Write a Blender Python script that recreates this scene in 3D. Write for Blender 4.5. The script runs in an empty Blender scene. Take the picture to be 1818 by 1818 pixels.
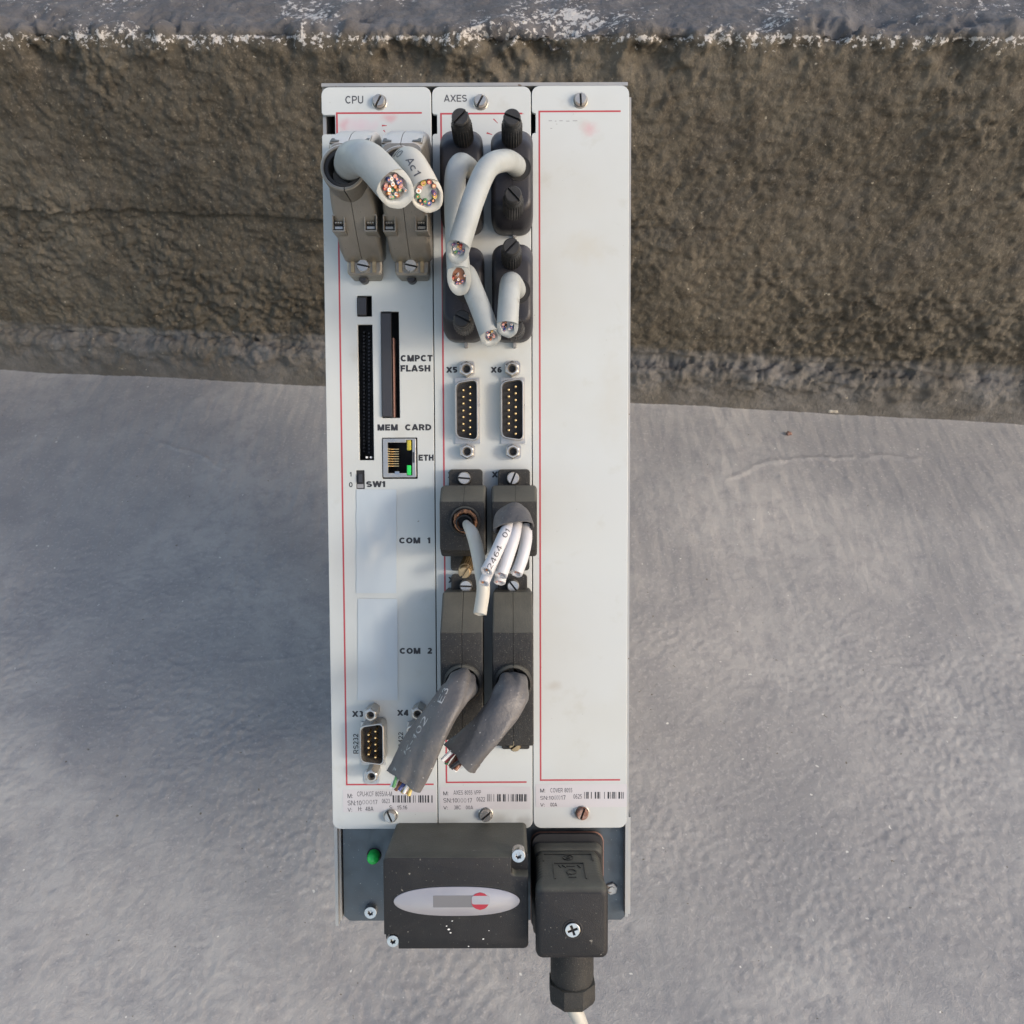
import bpy, bmesh, math, random
import numpy as np
from mathutils import Matrix, Vector
random.seed(7); np.random.seed(7)
R = math.radians
S = bpy.context.scene
C = S.collection

# ------------------------------------------------------------------ camera, sky, sun, exposure
PHI, ROLL, H = 48.0, -1.6, 0.515
F, CX = 1441.0, 909.0
p_ = R(PHI)
fw = Vector((0, math.cos(p_), -math.sin(p_))); up0 = Vector((0, math.sin(p_), math.cos(p_))); rt0 = Vector((1, 0, 0))
rr = R(ROLL)
rt = rt0 * math.cos(rr) + up0 * math.sin(rr); up = -rt0 * math.sin(rr) + up0 * math.cos(rr)
CAM = Matrix(((rt.x, up.x, -fw.x, 0), (rt.y, up.y, -fw.y, 0), (rt.z, up.z, -fw.z, H), (0, 0, 0, 1)))
cam = bpy.data.cameras.new('camera'); camo = bpy.data.objects.new('camera', cam); C.objects.link(camo)
camo.matrix_world = CAM
cam.sensor_width = 36; cam.lens = 36 * F / 1818; cam.clip_start = 0.01; cam.clip_end = 200
cam.dof.use_dof = True; cam.dof.focus_distance = 0.318; cam.dof.aperture_fstop = 40.0
S.camera = camo

sun_cam = Vector((0.68, 0.03, 0.55)).normalized()
sun_dir = (CAM.to_3x3() @ sun_cam).normalized()
SUN_EL = math.asin(sun_dir.z); SUN_AZ = math.atan2(sun_dir.x, sun_dir.y)
W = bpy.data.worlds.new('World'); S.world = W; W.use_nodes = True
wn = W.node_tree; bg = wn.nodes['Background']
sky = wn.nodes.new('ShaderNodeTexSky'); sky.sky_type = 'NISHITA'; sky.sun_disc = False
sky.sun_elevation = SUN_EL; sky.sun_rotation = SUN_AZ
sky.air_density = 1.0; sky.dust_density = 1.3; sky.ozone_density = 1.0
wt = wn.nodes.new('ShaderNodeMix'); wt.data_type = 'RGBA'; wt.blend_type = 'MULTIPLY'; wt.inputs[0].default_value = 1.0
wt.inputs[7].default_value = (1.06, .92, .80, 1)          # thin bright overcast: a less blue sky than clear air
wn.links.new(sky.outputs[0], wt.inputs[6]); wn.links.new(wt.outputs[2], bg.inputs[0]); bg.inputs[1].default_value = 0.15
sl = bpy.data.lights.new('sun', 'SUN'); sl.energy = 0.72; sl.angle = R(11); sl.color = (1.0, 0.95, 0.87)
so = bpy.data.objects.new('sun', sl); C.objects.link(so)
so.rotation_euler = sun_dir.to_track_quat('Z', 'Y').to_euler()
S.view_settings.view_transform = 'Standard'; S.view_settings.look = 'None'
S.view_settings.exposure = 1.33; S.view_settings.gamma = 1.0

# ------------------------------------------------------------------ geometry helpers
def set3(o, label=None, cat=None, group=None, kind=None):
    if label: o['label'] = label
    if cat: o['category'] = cat
    if group: o['group'] = group
    if kind: o['kind'] = kind

DD = 330.0                                   # mm from lens to the face of the device
DEV_CAM = Matrix.Rotation(R(0.22), 4, 'Z') @ Matrix.Rotation(R(3.0), 4, 'X')
DEV_CAM.translation = Vector((0, 0, -DD / 1000))
DEV = CAM @ DEV_CAM
Rinv = DEV_CAM.to_3x3().inverted()
def L(px, py, z=0.0):
    """position on the device, in mm, of a feature standing z mm proud of its face"""
    r = Rinv @ Vector(((px - CX) / F, (CX - py) / F, -1.0))
    o = Rinv @ Vector((0, 0, DD))
    t = (z - o.z) / r.z
    q = o + r * t
    return Vector((q.x, q.y, z))

class B:
    def __init__(s): s.v = []; s.f = []
    def add(s, vs, fs):
        n = len(s.v); s.v += [tuple(v) for v in vs]; s.f += [tuple(n + i for i in f) for f in fs]; return s
    def box(s, x0, x1, y0, y1, z0, z1):
        x0, x1 = min(x0, x1), max(x0, x1); y0, y1 = min(y0, y1), max(y0, y1); z0, z1 = min(z0, z1), max(z0, z1)
        return s.add([(x0,y0,z0),(x1,y0,z0),(x1,y1,z0),(x0,y1,z0),(x0,y0,z1),(x1,y0,z1),(x1,y1,z1),(x0,y1,z1)],
                     [(3,2,1,0),(4,5,6,7),(0,1,5,4),(1,2,6,5),(2,3,7,6),(3,0,4,7)])
    def loft(s, rings, cap0=True, cap1=True):
        n = len(rings[0]); vs = [p for r in rings for p in r]; fs = []
        for i in range(len(rings) - 1):
            for j in range(n):
                k = (j + 1) % n
                fs.append((i*n+j, i*n+k, (i+1)*n+k, (i+1)*n+j))
        if cap0: fs.append(tuple(range(n))[::-1])
        if cap1: fs.append(tuple((len(rings)-1)*n + j for j in range(n)))
        return s.add(vs, fs)
    def xf(s, m):
        s.v = [tuple(m @ Vector(v)) for v in s.v]; return s

def rr_ring(x0, x1, y0, y1, r, z, n=5):
    x0, x1 = min(x0, x1), max(x0, x1); y0, y1 = min(y0, y1), max(y0, y1)
    if not isinstance(r, (tuple, list)): r = (r,) * 4
    lim = min(x1-x0, y1-y0) / 2 - 1e-3
    out = []
    for (cx, cy, a0, q) in ((x1, y1, 0, r[0]), (x0, y1, 90, r[1]), (x0, y0, 180, r[2]), (x1, y0, 270, r[3])):
        q = max(min(q, lim), 1e-3)
        ox = cx - q if a0 in (0, 270) else cx + q
        oy = cy - q if a0 in (0, 90) else cy + q
        for i in range(n + 1):
            a = R(a0 + 90 * i / n)
            out.append((ox + q*math.cos(a), oy + q*math.sin(a), z))
    return out
def rpx(x0, x1, y0, y1, r, z, n=5):
    """rounded rectangle seen at these picture pixels when z mm proud"""
    ym = (y0 + y1) / 2; xm = (x0 + x1) / 2
    return rr_ring(L(x0, ym, z).x, L(x1, ym, z).x, L(xm, y1, z).y, L(xm, y0, z).y, r, z, n)
def ext(ring):
    xs = [p[0] for p in ring]; ys = [p[1] for p in ring]; return min(xs), max(xs), min(ys), max(ys)
def circ(c, r, z, n=32, ph=0.0, flute=0.0):
    return [(c[0] + r*(1 + (flute if j % 2 else -flute))*math.cos(2*math.pi*j/n + ph), c[1] + r*(1 + (flute if j % 2 else -flute))*math.sin(2*math.pi*j/n + ph), z) for j in range(n)]
def cyl(b, c, prof, n=32, flute=0.0, ph=0.0, cap0=True, cap1=True):
    return b.loft([circ(c, r, z, n, ph, fl) for (r, z, fl) in [(q + (0.0,))[:3] for q in prof]], cap0, cap1)
def tubewall(b, c, ro, ri, z0, z1, n=40, ch=0.3):
    rings = [circ(c, ro, z0, n), circ(c, ro, z1-ch, n), circ(c, ro-ch, z1, n), circ(c, ri+ch*.6, z1, n), circ(c, ri, z1-ch*.6, n), circ(c, ri, z0, n)]
    return b.loft(rings, False, False)
def slotted(b, c, z0, z1, r, ang=45, sw=0.9, sd=1.0, n=28, flute=0.0):
    sd = max(sd, 1.5); sw = max(sw, .72)
    """round head with a sunk slot: full disc below, two half discs above"""
    zs = z1 - sd
    if flute:
        cyl(b, c, [(r, z0, flute), (r, zs, flute)], n)
    else:
        cyl(b, c, [(r*1.0, z0), (r, zs)], n)
    a = R(ang); h = sw / 2; b.slot = (c, zs, r, a, sw)
    for sgn in (0, math.pi):
        th0 = math.asin(h / r); pts = []
        for i in range(15):
            t = th0 + (math.pi - 2*th0) * i / 14
            pts.append((r*math.cos(t), r*math.sin(t)))
        def tr(pts, k, z):
            o = []
            for (x, y) in pts:
                x2, y2 = x*k, max(y*k, h)
                q = a + sgn
                o.append((c[0] + x2*math.cos(q) - y2*math.sin(q), c[1] + x2*math.sin(q) + y2*math.cos(q), z))
            return o
        b.loft([tr(pts, 1, zs - .02), tr(pts, 1, z1 - sd*.35), tr(pts, .86, z1)])
    return b

MATS = {}
def mesh_obj(name, b, mat, parent=None, off=Vector((0, 0, 0)), sm=35, scale=0.001):
    me = bpy.data.meshes.new(name)
    if isinstance(b, bpy.types.Mesh): me = b
    else:
        vs = [((v[0]-off.x)*scale, (v[1]-off.y)*scale, (v[2]-off.z)*scale) for v in b.v]
        me.from_pydata(vs, [], b.f); me.validate()
    bm = bmesh.new(); bm.from_mesh(me); bmesh.ops.recalc_face_normals(bm, faces=bm.faces); bm.to_mesh(me); bm.free()
    me.shade_smooth()
    me.set_sharp_from_angle(angle=R(sm))
    me.materials.append(MATS[mat] if isinstance(mat, str) else mat)
    o = bpy.data.objects.new(name, me); C.objects.link(o)
    if parent is not None: o.parent = parent
    return o

class Thing:
    """an Empty at the base of a thing on the device; parts are given in device mm"""
    def __init__(s, name, org, label, cat, group=None):
        s.org = Vector(org)
        e = bpy.data.objects.new(name, None); C.objects.link(e); e.empty_display_size = .01
        e.matrix_world = DEV @ Matrix.Translation(s.org / 1000)
        set3(e, label, cat, group); s.e = e
    def part(s, name, b, mat, parent=None, label=None, sm=35):
        o = mesh_obj(name, b, mat, parent or s.e, s.org, sm)
        sl_ = getattr(b, 'slot', None)
        if sl_:
            c, zs, r, a, sw = sl_; q = B(); q.box(-r*.97, r*.97, -sw/2+.02, sw/2-.02, zs-.2, zs+.12); ca, sa = math.cos(a), math.sin(a)
            q.v = [(c[0] + v[0]*ca - v[1]*sa, c[1] + v[0]*sa + v[1]*ca, v[2]) for v in q.v]; mesh_obj('slot_shade', q, 'slot_dark', o, s.org)  # dark box laid in the slot paints in its shade
        if label: o['label'] = label
        return o
    def same(s, name, src, delta, parent=None):
        o = src.copy(); C.objects.link(o); o.name = name; o.parent = parent or s.e
        o.location = Vector(delta) / 1000; return o

def curve_mesh(cu):
    o = bpy.data.objects.new('tmp', cu); C.objects.link(o)
    dg = bpy.context.evaluated_depsgraph_get(); dg.update()
    me = bpy.data.meshes.new_from_object(o.evaluated_get(dg)); C.objects.unlink(o)
    bpy.data.objects.remove(o); return me
def to_b(me, f=lambda v: v):
    b = B(); b.add([tuple(f(v.co)) for v in me.vertices], [tuple(p.vertices) for p in me.polygons])
    bpy.data.meshes.remove(me); return b
def plate(outline, holes, z0, z1, bev=0.15):
    cu = bpy.data.curves.new('c', 'CURVE'); cu.dimensions = '2D'; cu.fill_mode = 'BOTH'
    for pts in [outline] + holes:
        sp = cu.splines.new('POLY'); sp.points.add(len(pts) - 1); sp.use_cyclic_u = True
        for q, p in zip(sp.points, pts): q.co = (p[0], p[1], 0, 1)
    cu.extrude = (z1 - z0)/2 - bev; cu.bevel_depth = bev; cu.bevel_resolution = 1; cu.offset = -bev
    zc = (z0 + z1)/2
    return to_b(curve_mesh(cu), lambda v: (v.x, v.y, v.z + zc))
def _arc(cx, cy, rx, ry, a0, a1, n=12): return [(cx + rx*math.cos(R(a0+(a1-a0)*k/n)), cy + ry*math.sin(R(a0+(a1-a0)*k/n))) for k in range(n+1)]
def glyph(c, t):
    """a plain grotesque: width and centre lines of the strokes in a cap height of 1"""
    h = t/2; T, Bm = 1-h, h; m = .5
    def W(w): return h, w-h
    if c in 'OQ': l, r = W(.86); return .86, [_arc((l+r)/2, .5, (r-l)/2, .5-h, 0, 360, 28)]
    if c == 'C': l, r = W(.82); return .82, [_arc(.43, .5, .43-h, .5-h, 42, 318, 22)]
    if c == 'G': return .84, [_arc(.43, .5, .43-h, .5-h, 42, 330, 22) , [(.46, .46), (.84-h, .46), (.84-h, 0)]]
    if c == 'M': l, r = W(.92); return .92, [[(l, 0), (l, 1)], [(r, 0), (r, 1)], [(l+.02, 1), (.46, .02), (r-.02, 1)]]
    if c == 'N': l, r = W(.78); return .78, [[(l, 0), (l, 1)], [(r, 0), (r, 1)], [(l+.02, 1), (r-.02, 0)]]
    if c == 'P': l, r = W(.72); return .72, [[(l, 0), (l, 1)], [(l, T), (r-.25, T)] + _arc(r-.25, (T+.45)/2, .25, (T-.45)/2, 90, -90, 10) + [(l, .45)]]
    if c == 'R': l, r = W(.78); return .78, [[(l, 0), (l, 1)], [(l, T), (r-.27, T)] + _arc(r-.27, (T+.47)/2, .25, (T-.47)/2, 90, -90, 10) + [(l, .47)], [(.42, .47), (r, 0)]]
    if c == 'B': l, r = W(.74); return .74, [[(l, 0), (l, 1)], [(l, T), (r-.28, T)] + _arc(r-.28, (T+.52)/2, .23, (T-.52)/2, 90, -90, 10) + [(l, .52)], [(l, .52), (r-.26, .52)] + _arc(r-.26, (Bm+.52)/2, .26, (.52-Bm)/2, 90, -90, 10) + [(l, Bm)]]
    if c == 'D': l, r = W(.80); return .80, [[(l, 0), (l, 1)], [(l, T), (r-.36, T)] + _arc(r-.36, .5, .36, .5-h, 90, -90, 14) + [(l, Bm)]]
    if c == 'T': return .70, [[(0, T), (.70, T)], [(.35, T), (.35, 0)]]
    if c == 'F': return .64, [[(h, 0), (h, 1)], [(0, T), (.64, T)], [(0, .49), (.58, .49)]]
    if c == 'E': return .68, [[(h, 0), (h, 1)], [(0, T), (.68, T)], [(0, .51), (.62, .51)], [(0, Bm), (.68, Bm)]]
    if c == 'L': return .62, [[(h, 0), (h, 1)], [(0, Bm), (.62, Bm)]]
    if c == 'A': return .82, [[(h*.6, 0), (.41, .99), (.82-h*.6, 0)], [(.18, .28), (.64, .28)]]
    if c == 'V': return .80, [[(h*.6, 1), (.40, .01), (.80-h*.6, 1)]]
    if c == 'W': return 1.05, [[(h*.6, 1), (.28, .01), (.525, .97), (.77, .01), (1.05-h*.6, 1)]]
    if c == 'X': return .80, [[(h*.7, 0), (.80-h*.7, 1)], [(h*.7, 1), (.80-h*.7, 0)]]
    if c == 'K': return .78, [[(h, 0), (h, 1)], [(h, .36), (.74-h*.4, 1)], [(.28, .58), (.78-h*.5, 0)]]
    if c == 'H': l, r = W(.76); return .76, [[(l, 0), (l, 1)], [(r, 0), (r, 1)], [(l, .51), (r, .51)]]
    if c == 'U': l, r = W(.76); return .76, [[(l, 1), (l, .33)] + _arc(.38, .33, .38-h, .33-h, 180, 360, 12) + [(r, 1)]]
    if c == 'S': return .72, [_arc(.36, (T+.5)/2, .36-h, (T-.5)/2, 25, 270, 14) + _arc(.36, (Bm+.5)/2, .36-h, (.5-Bm)/2, 90, -155, 14)[1:]]
    if c == '0': return .60, [_arc(.30, .5, .30-h, .5-h, 0, 360, 22)]
    if c == '1': return .42, [[(.30-h*.5, 0), (.30-h*.5, 1)], [(.30-h*.5, .86), (.02, .70)]]
    if c == '2': return .60, [_arc(.30, .70, .30-h, .30-h, 165, -20, 12) + [(.50-h, .46), (h*.8, Bm+.02)], [(0, Bm), (.60, Bm)]]
    if c == '3': return .60, [_arc(.29, (T+.52)/2, .27-h, (T-.52)/2, 150, -90, 12), _arc(.29, (Bm+.52)/2, .30-h, (.52-Bm)/2, 90, -150, 12)]
    if c == '4': return .62, [[(.45, 0), (.45, 1), (h*.6, .27)], [(0, .26), (.62, .26)]]
    if c == '5': return .60, [[(.54, T), (.14, T), (.09, .50)], [(.09, .50)] + _arc(.28, .33, .32-h, .33-h, 130, -145, 14)]
    if c == '6': return .60, [_arc(.30, .32, .30-h, .32-h, 0, 360, 18), _arc(.36, .45, .36-h, .55-h, 62, 185, 10)]
    if c == '7': return .58, [[(0, T), (.58, T)], [(.55-h*.3, T), (.22, 0)]]
    if c == '8': return .60, [_arc(.30, (T+.53)/2, .27-h, (T-.53)/2, 0, 360, 18), _arc(.30, (Bm+.53)/2, .30-h, (.53-Bm)/2, 0, 360, 18)]
    if c == '9': return .60, [_arc(.30, .68, .30-h, .32-h, 0, 360, 18), _arc(.24, .55, .36-h, .55-h, 242, 365, 10)]
    if c == '-': return .36, [[(0, .38), (.36, .38)]]
    if c == '/': return .34, [[(0, 0), (.34, 1)]]
    if c == '.': return .18, [[(0, h*1.2), (t*1.2, h*1.2)]]
    if c == ':': return .20, [[(0, h*1.2), (t*1.2, h*1.2)], [(0, .62), (t*1.2, .62)]]
    if c == 'c': return .56, [_arc(.30, .34, .30-h, .34-h, 50, 310, 14)]
    return .34, []
def text_mesh(s, bold=0.0, space=1.0, ext=0.0):
    t = .26 if bold > .03 else (.165 if bold > .008 else .13)
    b = B(); x = 0; k = 0
    for c in s:
        w, st0 = glyph(c, t); st = []
        for pl in st0:                                  # break at sharp corners, refine long strokes
            ring = len(pl) > 3 and abs(pl[0][0]-pl[-1][0]) + abs(pl[0][1]-pl[-1][1]) < 1e-4
            pc = [pl[0]]
            for i in range(1, len(pl)):
                a_, b_ = Vector(pl[i-1]), Vector(pl[i]); n_ = max(1, int((b_-a_).length/.22))
                pc += [tuple(a_.lerp(b_, q/n_)) for q in range(1, n_+1)]
                if i < len(pl)-1 and not ring:
                    d1, d2 = (b_-a_).normalized(), (Vector(pl[i+1])-b_).normalized()
                    if d1.dot(d2) < .75:
                        e_ = h_ = t*.32
                        pc.append(tuple(b_ + d1*e_)); st.append(pc); pc = [tuple(b_ - d2*e_), pl[i]]
            st.append(pc)
        for pl in st:
            pl = [Vector((p[0], p[1], 0)) for p in pl]; n = len(pl); closed = (pl[0]-pl[-1]).length < 1e-4; vs = []
            if closed: pl = pl[:-1]; n -= 1
            for i, p in enumerate(pl):
                a = pl[i-1] if (i > 0 or closed) else None; c2 = pl[(i+1) % n] if (i < n-1 or closed) else None
                d1 = (p-a).normalized() if a is not None else None; d2 = (c2-p).normalized() if c2 is not None else None
                if d1 is None: d1 = d2
                if d2 is None: d2 = d1
                dd = (d1+d2); dd = dd.normalized() if dd.length > .05 else d1
                nn = Vector((-dd.y, dd.x, 0)); kk = min(1/max(nn.dot(Vector((-d1.y, d1.x, 0))), .35), 2.2)
                q = (nn*t/2*min(kk, 1.25)); z = k*.0045
                y1 = min(max(p.y+q.y, -.02), 1.02); y2 = min(max(p.y-q.y, -.02), 1.02)
                vs += [(x+p.x+q.x, y1, z), (x+p.x-q.x, y2, z)]
            m = n if closed else n-1
            b.add(vs, [(2*i, 2*i+1, 2*((i+1) % n)+1, 2*((i+1) % n)) for i in range(m)]); k = (k+1) % 4
        x += w + (.085 if bold > .03 else .11)*space
    return b
def text_px(s, x0, x1, y0, y1, z, bold=0.0, rot=False, th=.04, space=1.0):
    """lettering fitted into the pixel box it fills on the plate"""
    b = text_mesh(s, bold, space)
    xs = [v[0] for v in b.v]; ys = [v[1] for v in b.v]
    ax, bx, ay, by = min(xs), max(xs), min(ys), max(ys)
    xm, ym = (x0+x1)/2, (y0+y1)/2
    X0, X1 = L(x0, ym, z).x, L(x1, ym, z).x; Y0, Y1 = L(xm, y1, z).y, L(xm, y0, z).y
    out = []
    for v in b.v:
        u = (v[0]-ax)/(bx-ax); w = (v[1]-ay)/(by-ay)
        if rot: out.append((X1 - (X1-X0)*w, Y0 + (Y1-Y0)*u, z + v[2]))
        else: out.append((X0 + (X1-X0)*u, Y0 + (Y1-Y0)*w, z + v[2]))
    b.v = out; return b
def joinb(*bs):
    r = B()
    for b in bs: r.add(b.v, b.f)
    return r

def catmull(P, n=8):
    P = [Vector(p) for p in P]; Q = [P[0]*2 - P[1]] + P + [P[-1]*2 - P[-2]]; out = []
    for i in range(1, len(Q) - 2):
        a, b, c, d = Q[i-1], Q[i], Q[i+1], Q[i+2]
        for k in range(n):
            t = k / n
            out.append(0.5*((2*b) + (c-a)*t + (2*a-5*b+4*c-d)*t*t + (3*b-a-3*c+d)*t**3))
    out.append(P[-1].copy()); return out
class Tube:
    def __init__(s, P, r, n=28, steps=8, cut=None, shape=None):
        s.c = catmull(P, steps); m = len(s.c); s.n = n
        if not isinstance(r, (list, tuple)): r = [r] * len(P)
        s.r = [float(np.interp(i/(m-1)*(len(P)-1), range(len(P)), r)) for i in range(m)]
        s.t = [(s.c[min(i+1, m-1)] - s.c[max(i-1, 0)]).normalized() for i in range(m)]
        a = Vector((1, 0, 0)) if abs(s.t[0].x) < .8 else Vector((0, 1, 0))
        u = (a - s.t[0]*a.dot(s.t[0])).normalized(); s.u = []; s.w = []
        for t in s.t:
            u = (u - t*u.dot(t)).normalized(); s.u.append(u.copy()); s.w.append(t.cross(u))
        s.cut = (s.t[-1]*1.0 + Vector((0, 0, cut))).normalized() if isinstance(cut, (int, float)) else (Vector(cut).normalized() if cut else s.t[-1]); s.shape = shape
        s.d = [0.0]
        for i in range(1, m): s.d.append(s.d[-1] + (s.c[i]-s.c[i-1]).length)
    def pt(s, i, a, k=1.0, dd=0.0):
        q = s.shape(i/(len(s.c)-1), a) if s.shape else 1.0
        sx, sy = (q if isinstance(q, tuple) else (q, q))
        p = s.u[i]*(math.cos(a)*s.r[i]*k*sx) + s.w[i]*(math.sin(a)*s.r[i]*k*sy)
        if i == len(s.c) - 1:
            p = p - s.t[-1]*(p.dot(s.cut)/max(s.t[-1].dot(s.cut), .25))
        return s.c[i] + p + s.t[i]*dd
    def ring(s, i, k=1.0, dd=0.0): return [s.pt(i, 2*math.pi*j/s.n, k, dd) for j in range(s.n)]
    def skin(s, inner=0.72, depth=1.6):
        b = B(); rings = [s.ring(i) for i in range(len(s.c))]
        e = len(s.c) - 1
        rn = random.Random(int(s.c[-1].x*10) + e); ph = [rn.uniform(0, 6.28) for _ in range(6)]; sz = s.r[-1]
        def rag(j, k):
            a = 2*math.pi*j/s.n
            return (math.sin(2*a+ph[0]) + .8*math.sin(3*a+ph[1]) + .6*math.sin(7*a+ph[2]) + rn.uniform(-.5, .5))*k
        q = [rag(j, .035*sz) for j in range(s.n)]; q2 = [rag(j, .035) for j in range(s.n)]
        rings[-1] = [s.pt(e, 2*math.pi*j/s.n, 1, q[j]) for j in range(s.n)]
        rings += [[s.pt(e, 2*math.pi*j/s.n, .96, q[j]+.12) for j in range(s.n)], [s.pt(e, 2*math.pi*j/s.n, inner*(1.05+q2[j]*1.3), q[j]*.7+.08) for j in range(s.n)],
                  [s.pt(e, 2*math.pi*j/s.n, inner*(1+q2[j]), -.35) for j in range(s.n)], s.ring(e, inner, -depth)]
        b.loft(rings, True, False); return b
    def floor(s, inner=0.72, depth=1.4):
        b = B(); e = len(s.c) - 1; b.add(s.ring(e, inner*1.02, -depth), [tuple(range(s.n))]); return b
    def at(s, d, a, k=1.0):
        """surface point a distance d along the tube"""
        i = int(np.clip(np.searchsorted(s.d, d) - 1, 0, len(s.c) - 2)); f = (d - s.d[i])/(s.d[i+1]-s.d[i])
        p = s.pt(i, a, k); q = s.pt(min(i+1, len(s.c)-2), a, k); return p.lerp(q, f)
    def angle_to(s, d, v):
        i = int(np.clip(np.searchsorted(s.d, d), 0, len(s.c)-1)); v = Vector(v)
        return math.atan2(v.dot(s.w[i]), v.dot(s.u[i]))

# ------------------------------------------------------------------ materials
def M(name, col, rough=.6, metal=0.0, noise=None, bump=None, speck=None, spec=0.5, dust_toplight=None):
    m = bpy.data.materials.new(name); m.use_nodes = True; nt = m.node_tree; N = nt.nodes; K = nt.links.new
    bs = N['Principled BSDF']; bs.inputs['Roughness'].default_value = rough; bs.inputs['Metallic'].default_value = metal
    bs.inputs['Specular IOR Level'].default_value = spec
    bs.inputs['Base Color'].default_value = (*col, 1)
    tc = N.new('ShaderNodeTexCoord'); src = tc.outputs['Object']
    last = None
    def nz(scale, det=4, rgh=.6, vec=None):
        t = N.new('ShaderNodeTexNoise'); t.inputs['Scale'].default_value = scale; t.inputs['Detail'].default_value = det
        t.inputs['Roughness'].default_value = rgh; K(vec or src, t.inputs['Vector']); return t.outputs['Fac']
    def ramp(f, a, b, lo=0.0, hi=1.0):
        r = N.new('ShaderNodeMapRange'); r.inputs[1].default_value = a; r.inputs[2].default_value = b
        r.inputs[3].default_value = lo; r.inputs[4].default_value = hi; K(f, r.inputs[0]); return r.outputs[0]
    def mix(fac, a, b):
        x = N.new('ShaderNodeMix'); x.data_type = 'RGBA'
        K(fac, x.inputs[0])
        for i, c in ((6, a), (7, b)):
            if isinstance(c, tuple): x.inputs[i].default_value = (*c, 1)
            else: K(c, x.inputs[i])
        return x.outputs[2]
    cur = col
    if noise:                                   # (scale, other colour, lo, hi)
        for (sc, c2, a, b2) in noise: cur = mix(ramp(nz(sc), a, b2), cur, c2)
    if speck:                                   # (scale, colour, threshold)
        for (sc, c2, th) in speck: cur = mix(ramp(nz(sc, 2, .5), th, th + .03), cur, c2)
    if dust_toplight:                                    # (colour, lo, hi, amount): dust, and top light painted on upward faces
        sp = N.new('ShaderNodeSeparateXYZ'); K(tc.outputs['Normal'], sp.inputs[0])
        f = ramp(sp.outputs[1], dust_toplight[1], dust_toplight[2], 0, dust_toplight[3]); g = ramp(nz(90, 5, .65), .25, .65, .55, 1.0)
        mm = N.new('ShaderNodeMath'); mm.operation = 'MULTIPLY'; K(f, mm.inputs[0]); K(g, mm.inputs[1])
        cur = mix(mm.outputs[0], cur, dust_toplight[0]); mi = ramp(mm.outputs[0], 0, 1, metal, 0); K(mi, bs.inputs['Metallic'])
    if not isinstance(cur, tuple): K(cur, bs.inputs['Base Color'])
    if 'film' not in name: K(ramp(nz(180, 3), .3, .7, max(rough - .1, .02), min(rough + .12, 1)), bs.inputs['Roughness'])
    if bump:                                    # (scale, strength, distance)
        prev = None
        for (sc, st, di) in bump:
            bp = N.new('ShaderNodeBump'); bp.inputs['Strength'].default_value = st; bp.inputs['Distance'].default_value = di
            K(nz(sc, 5, .6), bp.inputs['Height'])
            if prev: K(prev, bp.inputs['Normal'])
            prev = bp.outputs[0]
        K(prev, bs.inputs['Normal'])
    MATS[name] = m; m['h'] = 1
    return m, nt, bs, (nz, ramp, mix, src, K, N, cur)

M('plate_paint', (.435, .458, .445), .5, noise=[(14, (.41, .42, .39), .45, .75), (70, (.38, .38, .34), .60, .85)],
  speck=[(900, (.20, .19, .16), .76), (300, (.26, .25, .22), .765)], bump=[(2500, .12, .0002)])
M('label_film', (.45, .435, .435), .35, noise=[(25, (.38, .37, .36), .5, .8)])
M('sticker_film', (.39, .43, .445), .36)
M('sheet_metal', (.34, .34, .325), .45, .55, noise=[(40, (.36, .34, .31), .5, .8)], speck=[(260, (.16, .12, .09), .70)])
M('bay_metal', (.08, .095, .105), .42, .6, noise=[(18, (.075, .085, .095), .4, .7)], speck=[(1500, (.45, .45, .42), .72)], bump=[(1500, .1, .0002)])
M('red_ink', (.34, .045, .055), .5)
M('black_ink', (.016, .016, .018), .5)
M('grey_ink', (.06, .06, .065), .5)
M('faded_ink', (.22, .22, .22), .5)
M('pink_ink', (.58, .40, .41), .5)
M('slot_dark', (.006, .006, .006), .6)
M('grey_plastic', (.026, .026, .029), .45, bump=[(900, .15, .0003)])
M('black_plastic', (.0125, .0125, .0135), .5, spec=.3, dust_toplight=((.115, .112, .088), .3, .9, .85), noise=[(60, (.024, .023, .021), .5, .85)], speck=[(1300, (.11, .105, .09), .70), (420, (.16, .15, .13), .74)], bump=[(2200, .35, .0004)])
M('round_plastic', (.016, .016, .020), .42, spec=.3, dust_toplight=((.075, .075, .085), .15, .8, .8), noise=[(45, (.026, .025, .026), .4, .8)], speck=[(1700, (.07, .07, .065), .72)], bump=[(2600, .2, .0003)])
M('knob_plastic', (.012, .012, .012), .55, noise=[(200, (.03, .028, .025), .5, .8)], bump=[(1500, .2, .0003)])
M('dusty_plastic', (.016, .016, .0155), .58, spec=.3, dust_toplight=((.12, .115, .092), .25, .7, .8), noise=[(50, (.034, .033, .029), .42, .8)], speck=[(2600, (.10, .096, .08), .66), (1100, (.06, .057, .048), .69)], bump=[(1900, .5, .0004)])  # lighter upward chamfers paint in light from above, along with dust
M('rubber', (.014, .014, .015), .7)
M('rim_rubber', (.22, .12, .09), .6)
M('cable_grey', (.30, .318, .31), .45, noise=[(60, (.23, .245, .235), .42, .75), (22, (.30, .28, .22), .48, .8), (150, (.20, .19, .165), .62, .8)], speck=[(420, (.28, .27, .24), .74)], bump=[(400, .2, .0005)])
M('cable_white', (.40, .39, .345), .45, noise=[(60, (.40, .38, .31), .5, .85), (140, (.38, .36, .30), .62, .85)], bump=[(400, .12, .0004)])
M('cable_clean', (.46, .46, .47), .45, noise=[(60, (.38, .37, .36), .5, .85)])
M('jacket_cut', (.58, .55, .50), .6, bump=[(500, .5, .0006)])
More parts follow.
